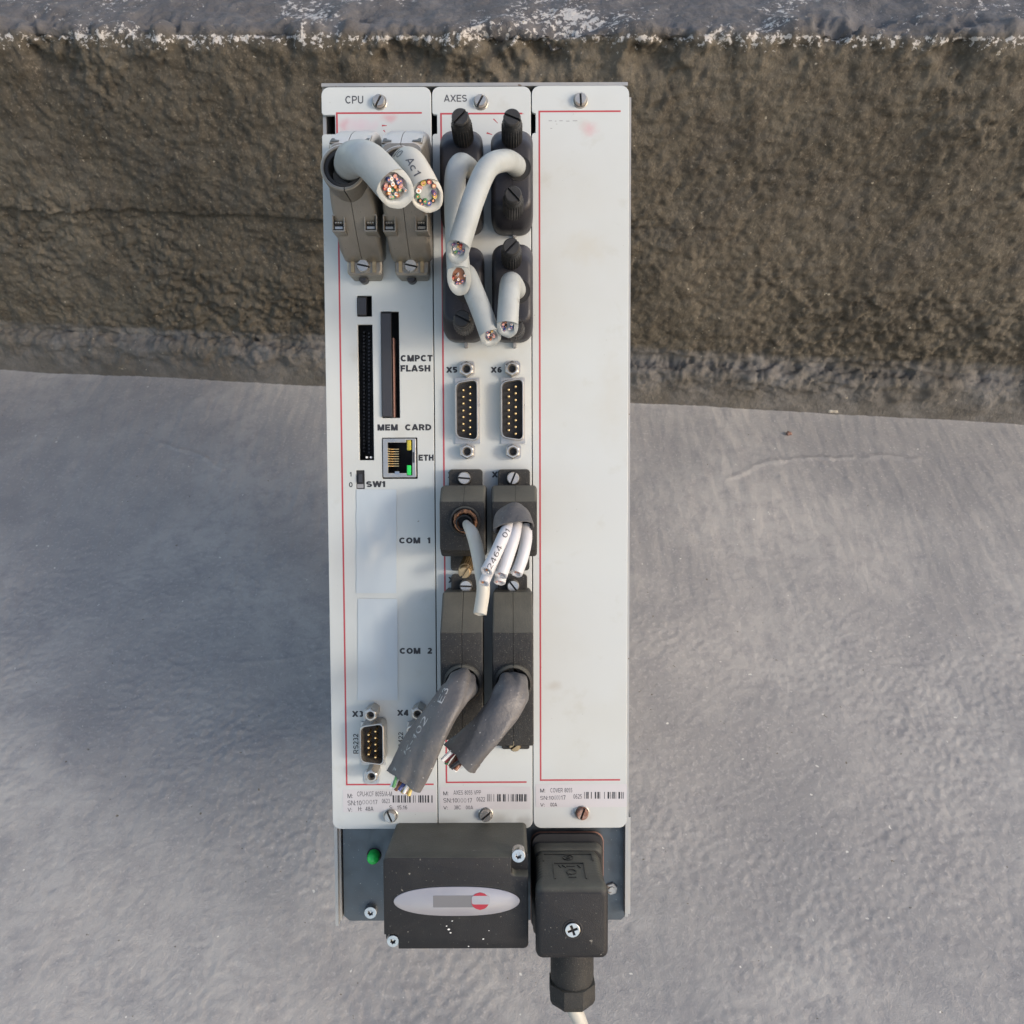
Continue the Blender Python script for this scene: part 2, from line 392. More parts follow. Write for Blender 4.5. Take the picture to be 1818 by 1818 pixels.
M('sleeve_grey', (.088, .084, .083), .5, noise=[(35, (.11, .106, .10), .4, .7)], speck=[(900, (.36, .34, .31), .715)], bump=[(70, .7, .0022), (1500, .3, .0003)])
M('hood_metal', (.27, .25, .215), .42, .7, dust_toplight=((.55, .54, .52), .1, .7, .9), noise=[(50, (.19, .172, .14), .4, .75)], speck=[(700, (.12, .10, .08), .72)], bump=[(1800, .45, .0003)])  # pale tone on upward faces paints in the sky's reflection
M('nickel', (.46, .44, .40), .34, .85, noise=[(120, (.42, .39, .34), .5, .8)], bump=[(900, .2, .0003)])
M('print_white', (.36, .36, .34), .6, noise=[(400, (.14, .14, .135), .45, .7)])
M('brass', (.42, .31, .17), .35, .85, noise=[(200, (.26, .18, .10), .5, .8)])
M('gold_pin', (.85, .60, .28), .25, .95)
M('chrome', (.50, .49, .47), .24, 1.0, noise=[(300, (.35, .35, .34), .5, .75)])
M('rusty', (.20, .10, .07), .75, .2, noise=[(400, (.34, .26, .22), .5, .7)])
M('badge_silver', (.33, .325, .34), .38, .35, noise=[(30, (.28, .275, .295), .4, .7)])
M('badge_grey', (.13, .13, .135), .5)
M('badge_red', (.30, .015, .03), .4)
M('foam', (.36, .17, .08), .9, noise=[(500, (.14, .07, .04), .45, .6)], bump=[(700, 1.0, .0015)])
M('copper', (.75, .38, .22), .35, .8)
for nm, c in (('wire_red', (.36, .05, .05)), ('wire_blue', (.05, .07, .22)), ('wire_green', (.07, .22, .08)), ('wire_yellow', (.45, .34, .09)),
              ('wire_pink', (.50, .28, .27)), ('wire_white', (.70, .69, .66)), ('wire_brown', (.20, .08, .04)), ('wire_black', (.02, .02, .02)),
              ('wire_orange', (.42, .18, .07)), ('wire_violet', (.14, .09, .20)), ('wire_grey', (.33, .33, .34)), ('wire_teal', (.10, .45, .33))):
    M(nm, c, .4)
m, nt, bs, _x = M('led_green', (.03, .62, .10), .12); bs.inputs['Transmission Weight'].default_value = .1
m, nt, bs, _x = M('led_yellow', (.50, .42, .04), .25); bs.inputs['Transmission Weight'].default_value = .2
M('pebble_stone', (.40, .37, .31), .85, noise=[(200, (.25, .22, .18), .4, .7)], bump=[(300, .6, .002)])
M('leaf_dry', (.20, .15, .08), .8, noise=[(200, (.10, .07, .04), .4, .7)])

def smears(name, spots):
    m = MATS[name]; nt = m.node_tree; N = nt.nodes; K = nt.links.new; bs = N['Principled BSDF']; cur = bs.inputs['Base Color'].links[0].from_socket
    tc = N.new('ShaderNodeTexCoord'); org = L(850, 1600, -200)
    nz = N.new('ShaderNodeTexNoise'); nz.inputs['Scale'].default_value = 260; nz.inputs['Detail'].default_value = 3; K(tc.outputs['Object'], nz.inputs['Vector'])
    for (px, py, sx, sy, col, amt) in spots:
        p = (L(px, py, 0) - org)/1000
        a = N.new('ShaderNodeVectorMath'); a.operation = 'SUBTRACT'; K(tc.outputs['Object'], a.inputs[0]); a.inputs[1].default_value = p
        b = N.new('ShaderNodeVectorMath'); b.operation = 'MULTIPLY'; K(a.outputs[0], b.inputs[0]); b.inputs[1].default_value = (1000/sx, 1000/sy, 0)
        c = N.new('ShaderNodeVectorMath'); c.operation = 'LENGTH'; K(b.outputs[0], c.inputs[0])
        d = N.new('ShaderNodeMath'); d.operation = 'ADD'; K(c.outputs['Value'], d.inputs[0]); K(nz.outputs['Fac'], d.inputs[1])
        r = N.new('ShaderNodeMapRange'); r.interpolation_type = 'SMOOTHSTEP'; r.inputs[1].default_value = 1.5; r.inputs[2].default_value = .5; r.inputs[3].default_value = 0; r.inputs[4].default_value = amt; K(d.outputs[0], r.inputs[0])
        x = N.new('ShaderNodeMix'); x.data_type = 'RGBA'; K(r.outputs[0], x.inputs[0]); K(cur, x.inputs[6]); x.inputs[7].default_value = (*col, 1); cur = x.outputs[2]
    K(cur, bs.inputs['Base Color'])
smears('plate_paint', [(1046, 228, 5, 4, (.46, .22, .23), .5), (693, 210, 4.5, 2.5, (.46, .22, .23), .6), (640, 222, 11, 4.5, (.50, .34, .38), .5), (610, 222, 3, 4, (.46, .20, .22), .6),
  (885, 1455, 9, 4, (.22, .21, .18), .45), (930, 1462, 6, 5, (.18, .17, .15), .5), (985, 1218, 5, 3, (.34, .31, .27), .5), (1040, 440, 12, 9, (.40, .38, .31), .4), (1085, 700, 8, 30, (.40, .39, .34), .35),
  (672, 178, 5, 4, (.28, .38, .50), .3), (1033, 1450, 5, 3, (.30, .24, .20), .4), (800, 1460, 9, 3, (.28, .27, .23), .4), (700, 1330, 6, 12, (.38, .38, .30), .4), (850, 430, 10, 6, (.42, .38, .28), .35), (850, 630, 14, 5, (.40, .36, .27), .35)])
# wall and ground materials: world-space grain, lime spatter and stains
def stone_mat(name, cols, wall=True):
    m = bpy.data.materials.new(name); m.use_nodes = True; nt = m.node_tree; N = nt.nodes; K = nt.links.new
    bs = N['Principled BSDF']; bs.inputs['Roughness'].default_value = .85; bs.inputs['Specular IOR Level'].default_value = .35
    tc = N.new('ShaderNodeTexCoord'); src = tc.outputs['Object']
    def nz(scale, det=5, rgh=.6, dist=0.0):
        t = N.new('ShaderNodeTexNoise'); t.inputs['Scale'].default_value = scale; t.inputs['Detail'].default_value = det
        t.inputs['Roughness'].default_value = rgh; t.inputs['Distortion'].default_value = dist; K(src, t.inputs['Vector']); return t.outputs['Fac']
    def ramp(f, a, b, lo=0.0, hi=1.0):
        r = N.new('ShaderNodeMapRange'); r.inputs[1].default_value = a; r.inputs[2].default_value = b
        r.inputs[3].default_value = lo; r.inputs[4].default_value = hi; K(f, r.inputs[0]); return r.outputs[0]
    def mix(fac, a, b):
        x = N.new('ShaderNodeMix'); x.data_type = 'RGBA'; K(fac, x.inputs[0])
        for i, c in ((6, a), (7, b)):
            if isinstance(c, tuple): x.inputs[i].default_value = (*c, 1)
            else: K(c, x.inputs[i])
        return x.outputs[2]
    def math_(op, a, b=None):
        x = N.new('ShaderNodeMath'); x.operation = op
        for i, c in ((0, a), (1, b)):
            if c is None: continue
            if isinstance(c, float): x.inputs[i].default_value = c
            else: K(c, x.inputs[i])
        return x.outputs[0]
    cur = mix(ramp(nz(7, 4, .6, .5), .38, .62), cols[0], cols[1])
    if wall: cur = mix(ramp(nz(16, 5, .65, .8), .52, .72), cur, (.075, .068, .056))
    cur = mix(ramp(nz(60, 6, .7), .45, .75), cur, cols[2])
    cur = mix(ramp(nz(420, 3, .6), .55, .8), cur, cols[3])
    if wall:
        at = N.new('ShaderNodeAttribute'); at.attribute_name = 'lime'; li = at.outputs['Fac']
        f1 = math_('ADD', math_('MULTIPLY', li, .34), nz(230, 6, .70, .3))
        cur = mix(ramp(f1, .845, .875), cur, (.42, .40, .35))
        at2 = N.new('ShaderNodeAttribute'); at2.attribute_name = 'cap'
        grey = mix(ramp(nz(40), .4, .7), (.085, .081, .080), (.125, .12, .118))
        at3 = N.new('ShaderNodeAttribute'); at3.attribute_name = 'foot'
        base2 = mix(at3.outputs['Fac'], mix(at2.outputs['Fac'], cur, grey), mix(ramp(nz(70, 6, .7), .4, .7), (.105, .10, .093), (.185, .176, .162)))
        cur = mix(ramp(f1, .845, .875), base2, (.44, .42, .39))
        cur = mix(ramp(nz(230, 2, .5), .735, .755), cur, (.30, .27, .21))
    else:
        cur = mix(ramp(nz(260, 2, .5), .75, .77), cur, (.14, .12, .09))
        cur = mix(ramp(nz(210, 2, .4), .24, .22), cur, (.60, .58, .52))
    K(cur, bs.inputs['Base Color'])
    prev = None
    for sc, st, di, ds in (((1400, .5, .0008, 0.0), (300, .8, .0020, .6)) if wall else ((1500, .7, .0006, 0.0), (420, .5, .0008, .6))):
        bp = N.new('ShaderNodeBump'); bp.inputs['Strength'].default_value = st; bp.inputs['Distance'].default_value = di
        K(nz(sc, 5, .62, ds), bp.inputs['Height'])
        if prev: K(prev, bp.inputs['Normal'])
        prev = bp.outputs[0]
    K(prev, bs.inputs['Normal']); MATS[name] = m
stone_mat('render_wall', ((.068, .059, .043), (.110, .096, .072), (.040, .033, .023), (.18, .155, .118)), True)
stone_mat('cement_ground', ((.265, .259, .250), (.365, .352, .328), (.245, .240, .238), (.40, .385, .36)), False)

# ------------------------------------------------------------------ numpy noise for the relief
class Noise:
    def __init__(s, seed):
        r = np.random.RandomState(seed); s.p = r.permutation(512); s.p = np.concatenate([s.p, s.p])
        a = r.rand(512)*2*np.pi; s.gx = np.cos(a); s.gy = np.sin(a)
    def __call__(s, x, y):
        xi = np.floor(x).astype(int); yi = np.floor(y).astype(int); xf = x - xi; yf = y - yi
        u = xf**3*(xf*(xf*6-15)+10); v = yf**3*(yf*(yf*6-15)+10)
        def g(i, j):
            h = s.p[(s.p[(xi+i) & 511] + yi + j) & 511]; return s.gx[h]*(xf-i) + s.gy[h]*(yf-j)
        a = g(0,0)*(1-u) + g(1,0)*u; b = g(0,1)*(1-u) + g(1,1)*u
        return (a*(1-v) + b*v)*1.5
def fbm(x, y, f, o=4, seed=0, g=.5):
    t = 0; a = 1
    for k in range(o): t = t + a*Noise(seed+k)(x*f + 7.3*k, y*f + 3.1*k); f *= 2.03; a *= g
    return t
def sstep(a, b, x):
    t = np.clip((x-a)/(b-a), 0, 1); return t*t*(3-2*t)
def grid_obj(name, X, Y, Z, mat, attrs={}):
    n, m = X.shape; me = bpy.data.meshes.new(name)
    me.vertices.add(n*m); me.vertices.foreach_set('co', np.stack([X, Y, Z], -1).astype(np.float32).ravel())
    i = np.arange((n-1)*m).reshape(n-1, m)[:, :-1].ravel()
    q = np.stack([i, i+1, i+m+1, i+m], -1).astype(np.int32).ravel(); nf = len(i)
    me.loops.add(nf*4); me.loops.foreach_set('vertex_index', q)
    me.polygons.add(nf); me.polygons.foreach_set('loop_start', np.arange(nf, dtype=np.int32)*4)
    me.polygons.foreach_set('loop_total', np.full(nf, 4, np.int32))
    me.update(calc_edges=True); me.shade_smooth()
    for k, a in attrs.items():
        at = me.attributes.new(k, 'FLOAT', 'POINT'); at.data.foreach_set('value', a.astype(np.float32).ravel())
    me.materials.append(MATS[mat]); o = bpy.data.objects.new(name, me); C.objects.link(o); return o

# ------------------------------------------------------------------ the wall
def ray(px, py): return CAM.to_3x3() @ Vector(((px-CX)/F, (CX-py)/F, -1))
def on_ground(px, py):
    d = ray(px, py); return Vector((0, 0, H)) + d*(-H/d.z)
g0, g1 = on_ground(189, 654), on_ground(1629, 728)
wd = (g1 - g0); wd.z = 0; wd.normalize(); wnrm = Vector((wd.y, -wd.x, 0))        # normal towards the viewer
if wnrm.y > 0: wnrm = -wnrm
def wall_h(px, py):
    d = ray(px, py); t = ((g0 - Vector((0,0,H))).dot(wnrm))/d.dot(wnrm); q = Vector((0,0,H)) + d*t
    return q.z, (q - g0).dot(wd)
hA, aA = wall_h(189, 52); hB, aB = wall_h(1629, 55); hc, ac = wall_h(400, 383)
def topz(a): return hA + (hB - hA)*np.clip((a - aA)/(aB - aA), -.4, 1.4)
print('wall', g0[:], g1[:], hA, hB, 'crack', hc, 'sun', sun_dir[:], math.degrees(SUN_EL))
na = 860
a = np.concatenate([np.linspace(-3.5, -.35, 60)[:-1], np.linspace(-.35, 1.25, na), np.linspace(1.25, 4.5, 60)[1:]])
Hm = (hA + hB)/2
# profile (out, up fraction): plinth, ledge, face, crest, top, back
prof = [(.017, -.03), (.015, .036), (.011, .040), (.0, .042), (.0, Hm-.008), (-.002, Hm-.003), (-.007, Hm), (-.14, Hm+.002), (-.15, Hm-.004), (-.15, -.03)]
pts = []
for (q0, q1) in zip(prof[:-1], prof[1:]):
    ln = math.hypot(q1[0]-q0[0], q1[1]-q0[1]); hi = q0[0] > -.01 or q1[1] > .1 and q0[1] > Hm-.01
    k = max(2, int(ln/(.0019 if hi else .02)))
    for i in range(k): pts.append((q0[0] + (q1[0]-q0[0])*i/k, q0[1] + (q1[1]-q0[1])*i/k))
pts.append(prof[-1]); pts = np.array(pts)
tn = np.gradient(pts, axis=0); tn /= np.linalg.norm(tn, axis=1)[:, None] + 1e-9
nrm = np.stack([tn[:, 1], -tn[:, 0]], -1)
ssl = np.concatenate([[0], np.cumsum(np.linalg.norm(np.diff(pts, axis=0), axis=1))])
A_, S_ = np.meshgrid(a, ssl); OUT = pts[:, 0][:, None] + 0*A_; UP = pts[:, 1][:, None] + 0*A_
NO = nrm[:, 0][:, None] + 0*A_; NU = nrm[:, 1][:, None] + 0*A_
edge = np.exp(-((S_ - np.interp(Hm, pts[:60+400, 1][:1], [0]))*0)) * 0
s_top = ssl[np.argmax(pts[:, 1] >= Hm - .004)]
d_top = S_ - s_top
big = fbm(A_, S_, 7, 3, 1)*.0035 + fbm(A_, S_*.8, 26, 3, 5)*.0016
ridg = (1 - np.abs(fbm(A_ + .01*fbm(A_, S_, 30, 2, 60), S_*.75, 95, 3, 9)))
mid = (ridg - .7)*.0009 + fbm(A_ + .01*fbm(A_, S_, 40, 2, 66), S_*.8, 85, 3, 67, .6)*.0015 + fbm(A_ + .006*fbm(A_, S_, 60, 2, 61), S_, 190, 2, 15)*.0016
fine = fbm(A_, S_, 400, 2, 14)*.0007
tm = 1 - .8*sstep(-.004, .006, d_top)
patch = .75 + .9*sstep(-.15, .35, fbm(A_, S_, 6, 3, 200))            # trowelled flat in places, open in others
disp = big + (mid*patch + fine)*tm
face = sstep(.09, .10, S_)*sstep(.0, -.01, d_top)
crackz = hc + .004*fbm(A_, 0*A_, 9, 4, 21) + .0015*fbm(A_, 0*A_, 60, 2, 22)
leftw = sstep(aA + .50, aA + .25, A_)
upz = UP
disp += face*leftw*.0045*sstep(-.0012, .0012, upz - crackz) - .003*leftw*np.exp(-((upz - crackz + .0012)/.0016)**2)*face
# lumps of thicker mortar along the crack on the right
disp += face*(1-leftw)*.002*np.exp(-((upz - hc + .01)/.02)**2)*np.clip(fbm(A_, S_, 18, 2, 25), 0, 1)
# chips broken out of the crest
chip = np.clip(fbm(A_, S_, 11, 5, 31, .6) - .08, 0, 1)*np.exp(-(d_top/.024)**2)
disp -= chip*.034
hx = wall_h(1020, 60)[1]                                # hollow broken out of the crest behind the controller
disp -= .009*np.exp(-((A_-hx)/.030)**4 - ((d_top+.004)/.028)**2)*(1 + .4*fbm(A_, S_, 40, 3, 33))
disp += .0042*np.exp(-(d_top/.018)**2)*fbm(A_, S_, 45, 4, 41, .5) + .0016*sstep(-.01, .004, d_top)*fbm(A_, S_, 34, 5, 44, .6)
strip = sstep(.09, .08, S_)
disp = disp*(1 - .85*sstep(.085, .07, S_)*sstep(.075, .04, S_)) + strip*sstep(.03, .06, S_)*(.0030*fbm(A_, S_, 38, 5, 51, .62))
OUT2 = OUT + NO*disp; UP2 = UP + NU*disp
UP2 = np.where(UP > .05, UP2*(topz(A_)/Hm), UP2)
X = g0.x + wd.x*A_ + wnrm.x*(OUT2 - .004); Y = g0.y + wd.y*A_ + wnrm.y*(OUT2 - .004); Z = UP2
lime = np.exp(-np.clip(-d_top - .004, 0, 9)/.016)*(d_top < 0) + (d_top >= 0)*(.62 + .6*fbm(A_, S_, 12, 3, 71))
cap = sstep(-.006, .004, d_top) + 0*A_
strip = sstep(.096, .088, S_)
wall = grid_obj('retaining_wall', X, Y, Z, 'render_wall', {'lime': lime, 'cap': cap, 'foot': strip*(.75 + .5*fbm(A_, S_, 20, 3, 77))})
set3(wall, 'low brown cement-rendered wall behind the controller with white lime spatter along its crest', 'wall')

# ------------------------------------------------------------------ the ground
gx = np.concatenate([[-60, -12, -3, -1.3, -.9], np.linspace(-.62, .62, 800), [.9, 1.3, 3, 12, 60]])
gy = np.concatenate([[-60, -12, -3, -1, -.4, -.15], np.linspace(-.05, .80, 640), [1.2, 3, 12, 60]])
GX, GY = np.meshgrid(gx, gy)
dist = (GX - g0.x)*wnrm.x + (GY - g0.y)*wnrm.y            # metres out from the wall
rough = .30 + .70*sstep(.12, .36, dist + .05*fbm(GX, GY, 6, 2, 90))
wx = GX + .012*fbm(GX, GY, 22, 2, 80); wy = GY + .012*fbm(GX, GY, 22, 2, 83)
gz = fbm(GX, GY, 5, 3, 100)*.0025
gz += rough*((1 - np.abs(fbm(wx*.8, wy, 110, 3, 104)))-.7)*.00036
gz += rough*fbm(GX, GY, 230, 3, 108, .6)*.00030*(.5 + 1.2*np.clip(fbm(GX, GY, 9, 2, 95) + .4, 0, 1))
gz += (1-rough)*fbm(GX*1.0, GY*.22, 120, 3, 112)*.0005
gz += .0010*sstep(.02, .0, dist)
for pl, hh in (([(1290, 850), (1380, 818), (1470, 812), (1629, 812)], .0007), ([(1440, 815), (1500, 850), (1560, 890)], .0005), ([(250, 770), (320, 800), (365, 812), (400, 832)], .0007), ([(430, 1180), (500, 1170), (590, 1150)], .0005)):
    q = [on_ground(*p) for p in pl]
    for a_, b_ in zip(q[:-1], q[1:]):                       # old trowel ridges
        dx, dy = b_.x-a_.x, b_.y-a_.y; t_ = np.clip(((GX-a_.x)*dx + (GY-a_.y)*dy)/(dx*dx+dy*dy), 0, 1)
        dd = np.hypot(GX - a_.x - t_*dx + .003*fbm(GX, GY, 40, 2, 97), GY - a_.y - t_*dy + .003*fbm(GX, GY, 43, 2, 98)); gz += hh*np.exp(-(dd/.0022)**2)
inb = (np.abs(GX) < .7) & (GY > -.1) & (GY < .85); gz = np.where(inb, gz, 0)
ground = grid_obj('ground', GX, GY, gz, 'cement_ground')
ground['kind'] = 'structure'

def small_stone(px, py, r, label, mat='pebble_stone', flat=.6, name='pebble', cat='pebble'):
    g = on_ground(px, py); bm = bmesh.new(); bmesh.ops.create_icosphere(bm, subdivisions=3, radius=1)
    rn = random.Random(px)
    ph = [rn.random()*6 for _ in range(6)]
    for v in bm.verts:
        k = 1 + .18*math.sin(3*v.co.x + ph[0]) + .14*math.sin(4*v.co.y + ph[1]) + .08*math.sin(7*v.co.z + ph[2])
        v.co = Vector((v.co.x*r*1.25*k, v.co.y*r*k, v.co.z*r*flat*k))
    me = bpy.data.meshes.new(name); bm.to_mesh(me); bm.free(); me.shade_smooth(); me.materials.append(MATS[mat])
    o = bpy.data.objects.new(name, me); C.objects.link(o); o.location = (g.x, g.y, r*flat*.8 + .001)
    o.rotation_euler.z = rn.random()*6; set3(o, label, cat); return o
small_stone(1478, 732, .0042, 'pale long pebble lying at the foot of the wall right of the controller')
small_stone(1400, 772, .0022, 'tiny dark pebble on the grey cement in front of the wall', 'rusty')
small_stone(1594, 712, .011, 'greyish lump of mortar at the wall foot by the right edge')
# dry leaf
lf = bmesh.new(); vs = []
for i in range(9):
    t = i/8; w = .007*math.sin(math.pi*min(t*1.05, 1))**.7
    for s in (-1, 0, 1): vs.append(lf.verts.new((t*.04 - .02, s*w, .006 + .004*math.sin(2.5*t) + (.004 if s else 0))))
for i in range(8):
    for s in (0, 1): lf.faces.new((vs[i*3+s], vs[i*3+s+1], vs[i*3+s+4], vs[i*3+s+3]))
bmesh.ops.solidify(lf, geom=lf.faces[:], thickness=.0006)
me = bpy.data.meshes.new('dry_leaf'); lf.to_mesh(me); lf.free(); me.shade_smooth(); me.materials.append(MATS['leaf_dry'])
lo = bpy.data.objects.new('dry_leaf', me); C.objects.link(lo); g = on_ground(1572, 712); lo.location = (g.x, g.y, 0.002); lo.rotation_euler = (0, 0, .5)
set3(lo, 'curled dry brown leaf lying against the wall foot by the right edge', 'leaf')

# ------------------------------------------------------------------ the controller
ctl = Thing('industrial_controller', L(850, 1600, -200), 'tall grey industrial controller with three front plates leaning back before the wall', 'controller')
DEPTH = 226.0
# housing: folded sheet box, open at the front behind the plates
XL, XR = L(575, 400, -1).x, L(1120, 400, -1).x
YT, YB = L(850, 148, -1).y, L(850, 1634, -6).y
hs = B()
hs.box(XL, XL+1.3, YB, YT-1.3, -DEPTH, -2.3); hs.box(XR-1.3, XR, YB+4, YT-5.5, -DEPTH, -1.2)
hs.box(XL, XR-1.5, YT-1.3, YT, -DEPTH, -.4); hs.box(XL+1.3, XR-1.3, YB, YB+1.2, -DEPTH, -9); hs.box(XL+1.3, XR-1.3, YB+1.2, YT-1.3, -DEPTH, -DEPTH+1.2)
ctl.part('housing', hs, 'sheet_metal')
ib = B(); ib.box(XL+1.4, XR-1.4, YB+1.3, YT-1.4, -14, -13)
ctl.part('inner_frame', ib, 'slot_dark')

YPB = L(850, 1471, 0).y; YPT = L(850, 153.5, 0).y
def corner_poly(x0, x1, y0, y1, r=3.2, notch=None):
    """plate outline; notch = (depth, y_low, y_high) cut in the left edge"""
    ring = [(p[0], p[1]) for p in rr_ring(x0, x1, y0, y1, r, 0, 6)]
    if notch:
        d, ya, yb = notch; out = []
        # ring order: top right, top left, bottom left, bottom right
        tr_tl = ring[:14]; rest = ring[14:]
        k = 1.0
        cut = [(x0, yb + k), (x0 + k*.3, yb + k*.3), (x0 + k, yb), (x0 + d, yb), (x0 + d, ya), (x0 + k, ya), (x0 + k*.3, ya - k*.3), (x0, ya - k)]
        ring = tr_tl + cut + rest
    return ring
def hole(x0, x1, y0, y1, r=.15): return [(p[0], p[1]) for p in rpx(x0, x1, y0, y1, r, 0.0, 2)]
T = 0.0
def xat(px, py=800): return L(px, py, 0).x
bx0, bx1 = L(570.5, 170, 0).x, L(765.3, 170, 0).x
cx0, cx1 = L(767.0, 170, 0).x, L(942.3, 170, 0).x
dx0, dx1 = L(944.0, 170, 0).x, L(1117, 170, 0).x
n0, n1 = L(600, 238, 0).y, L(600, 204, 0).y
eth = hole(678.5, 741, 777, 850)
cpu = plate(corner_poly(bx0, bx1, YPB, YPT, 3.2, (5.3, n0, n1)),
            [hole(634, 660, 525, 562), hole(636.5, 662.5, 576, 817), hole(677, 709, 553, 742), eth, hole(632.5, 647, 835, 868)], -1.6, 0, .18)
axs = plate(corner_poly(cx0, cx1, YPB, YPT, 3.0, (1.9, n0, n1)), [], -1.6, 0, .18)
cov = plate(corner_poly(dx0, dx1, YPB+.1, YPT+.2, 3.2, (1.5, n0+.2, n1+.4)), [], -1.6, 0, .18)
P_cpu = ctl.part('front_plate', cpu, 'plate_paint', label='left front plate with the card slots and the wording CPU')
P_axs = ctl.part('front_plate', axs, 'plate_paint', label='middle front plate with the wording AXES')
P_cov = ctl.part('front_plate', cov, 'plate_paint', label='right front plate, blank inside its red line')
def redline(parent, x, xe, yt, yb, xb=None, xbe=None):
    b = B(); h = .33
    a0 = L(x, yt, 0); a1 = L(xe, yt, 0); b0 = L(x, yb, 0); be = L(xbe, yb, 0)
    xx = a0.x
    b.box(xx - h, a1.x, a0.y - h, a0.y + h, -.02, .05)
    b.box(xx - h, xx + h, b0.y + h, a0.y - h, -.02, .05)
    b.box(xx - h, be.x, b0.y - h, b0.y + h, -.02, .05)
    ctl.part('red_line', b, 'red_ink', parent)
redline(P_cpu, 598, 749, 201, 1393, None, 770)
redline(P_axs, 783, 927, 202, 1389, None, 935)
redline(P_cov, 957.5, 1102, 198, 1385, None, 1101)
BZ = .03
def words(parent, lst, mat='black_ink', z=.03, name='lettering'):
    for (s, x0, x1, y0, y1, bold, rot) in lst:
        ctl.part(name, text_px(s, x0, x1, y0, y1, z, bold, rot), mat, parent)
words(P_cpu, [('CPU', 613, 645, 170, 184, .012, 0)], 'grey_ink')
words(P_axs, [('AXES', 788, 829, 168, 181, .012, 0)], 'grey_ink')
words(P_cpu, [('CMPCT', 711, 768, 630, 642, .042, 0), ('FLASH', 711, 764, 648, 660, .042, 0), ('MEM  CARD', 670, 766, 753, 764.5, .042, 0),
              ('ETH', 743, 770, 807, 818, .042, 0), ('SW1', 650, 684, 854, 865, .036, 0), ('COM  1', 708.5, 764, 954, 965, .042, 0),
              ('COM  2', 709.5, 767, 1150, 1161, .042, 0), ('X3', 625, 645, 1262, 1273, .036, 0), ('X4', 705, 725, 1260, 1271, .036, 0),
              ('1', 620.5, 624, 838, 846, .012, 0), ('0', 619.5, 626, 856, 865, .012, 0), ('RS232', 627, 636.5, 1303, 1338, .012, 1), ('RS422', 707, 716, 1300, 1335, .012, 1)])
words(P_axs, [('X5', 792, 812, 651, 662, .036, 0), ('X6', 871, 891, 651, 662, .036, 0), ('X7', 795, 815, 838, 849, .036, 0), ('X8', 873, 893, 837, 848, .036, 0),
              ('X9', 796, 815, 1024, 1035, .036, 0)])
# faded remains of the printed emblem row
fd = B()
for k, (x, w) in enumerate(((974, 6), (985, 3), (993, 6), (1005, 6), (1017, 8))):
    p = L(x, 214.5 + (k % 2)*.5, 0); fd.box(p.x, p.x + w/4.4, p.y - .12, p.y + .12, -.02, .04)
p = L(977, 228, 0); fd.box(p.x, p.x+.8, p.y-.1, p.y+.1, -.02, .035)
ctl.part('faded_print', fd, 'faded_ink', P_cov)
def mark(parent, spots, mat, name='red_mark'):
    b = B()
    for (x0, y0, x1, y1, w) in spots:
        p, q = L(x0, y0, 0), L(x1, y1, 0); d = (q-p).normalized(); n = Vector((-d.y, d.x, 0))*w/2
        b.loft([[p+n, p-n, p-n*1.0+Vector((0,0,.03)), p+n+Vector((0,0,.03))], [q+n*.3, q-n*.3, q-n*.3+Vector((0,0,.03)), q+n*.3+Vector((0,0,.03))]])
    ctl.part(name, b, mat, parent)
mark(P_cpu, [(678, 223, 687, 223, .7), (681, 231, 684, 235, .5)], 'red_ink')
mark(P_axs, [(876, 211, 884, 219, .5), (864, 236, 874, 239, .7), (923, 202, 930, 202, .4)], 'red_ink')

# rating labels with printed lines and bar codes
def rating(x0, x1, y0, y1, lines, bar, parent=None):
    b = B(); b.loft([rpx(x0, x1, y0, y1, .3, -.02, 2), rpx(x0, x1, y0, y1, .3, .10, 2)])
    lab = ctl.part('rating_label', b, 'label_film')
    for (s, a0, a1, b0, b1, mt) in lines:
        ctl.part('lettering', text_px(s, a0, a1, b0, b1, .12, .004), mt, lab)
    rn = random.Random(int(x0)); bb = B(); x = bar[0]; q = 0
    while x < bar[1]:
        w = rn.choice((1.0, 1.0, 1.5, 2.4, 3.0))
        if rn.random() > .12:
            u, v = L(x, bar[2], .12), L(min(x + w, bar[1]), bar[3], .12); bb.box(u.x, v.x, v.y, u.y, .09, .125)
        x += w + rn.choice((1.0, 1.6, 2.2, 4.0))
    ctl.part('bar_code', bb, 'black_ink', lab)
rating(609, 774, 1402, 1442, [('M:', 617, 626, 1409, 1417, 'black_ink'), ('CPU-KCF 8055/A-M', 634, 696, 1405, 1414, 'grey_ink'), ('SN:10', 617, 642, 1421, 1430, 'grey_ink'),
       ('000', 643, 661, 1420, 1428, 'faded_ink'), ('17', 662, 670, 1420, 1428, 'grey_ink'), ('0623', 678, 692, 1418, 1426, 'grey_ink'),
       ('V:', 617, 625, 1434, 1441, 'black_ink'), ('H:  48A', 636, 663, 1432, 1440, 'black_ink'), ('S:', 691, 698, 1430, 1437, 'black_ink'), ('15.16', 705, 723, 1430, 1437, 'black_ink')],
       (697, 768, 1412, 1425))
rating(781, 942, 1397, 1437, [('M:', 787, 796, 1405, 1412, 'black_ink'), ('AXES 8055 VPP', 805, 854, 1403, 1411, 'grey_ink'), ('SN:10', 787, 812, 1417, 1425, 'grey_ink'),
       ('000', 812, 828, 1417, 1425, 'faded_ink'), ('17', 830, 838, 1417, 1425, 'grey_ink'), ('0622', 846, 861, 1415, 1423, 'grey_ink'),
       ('V:', 787, 795, 1431, 1437, 'black_ink'), ('38C', 806, 818, 1430, 1437, 'grey_ink'), ('00A', 827, 840, 1430, 1437, 'grey_ink')],
       (865, 936, 1410, 1423))
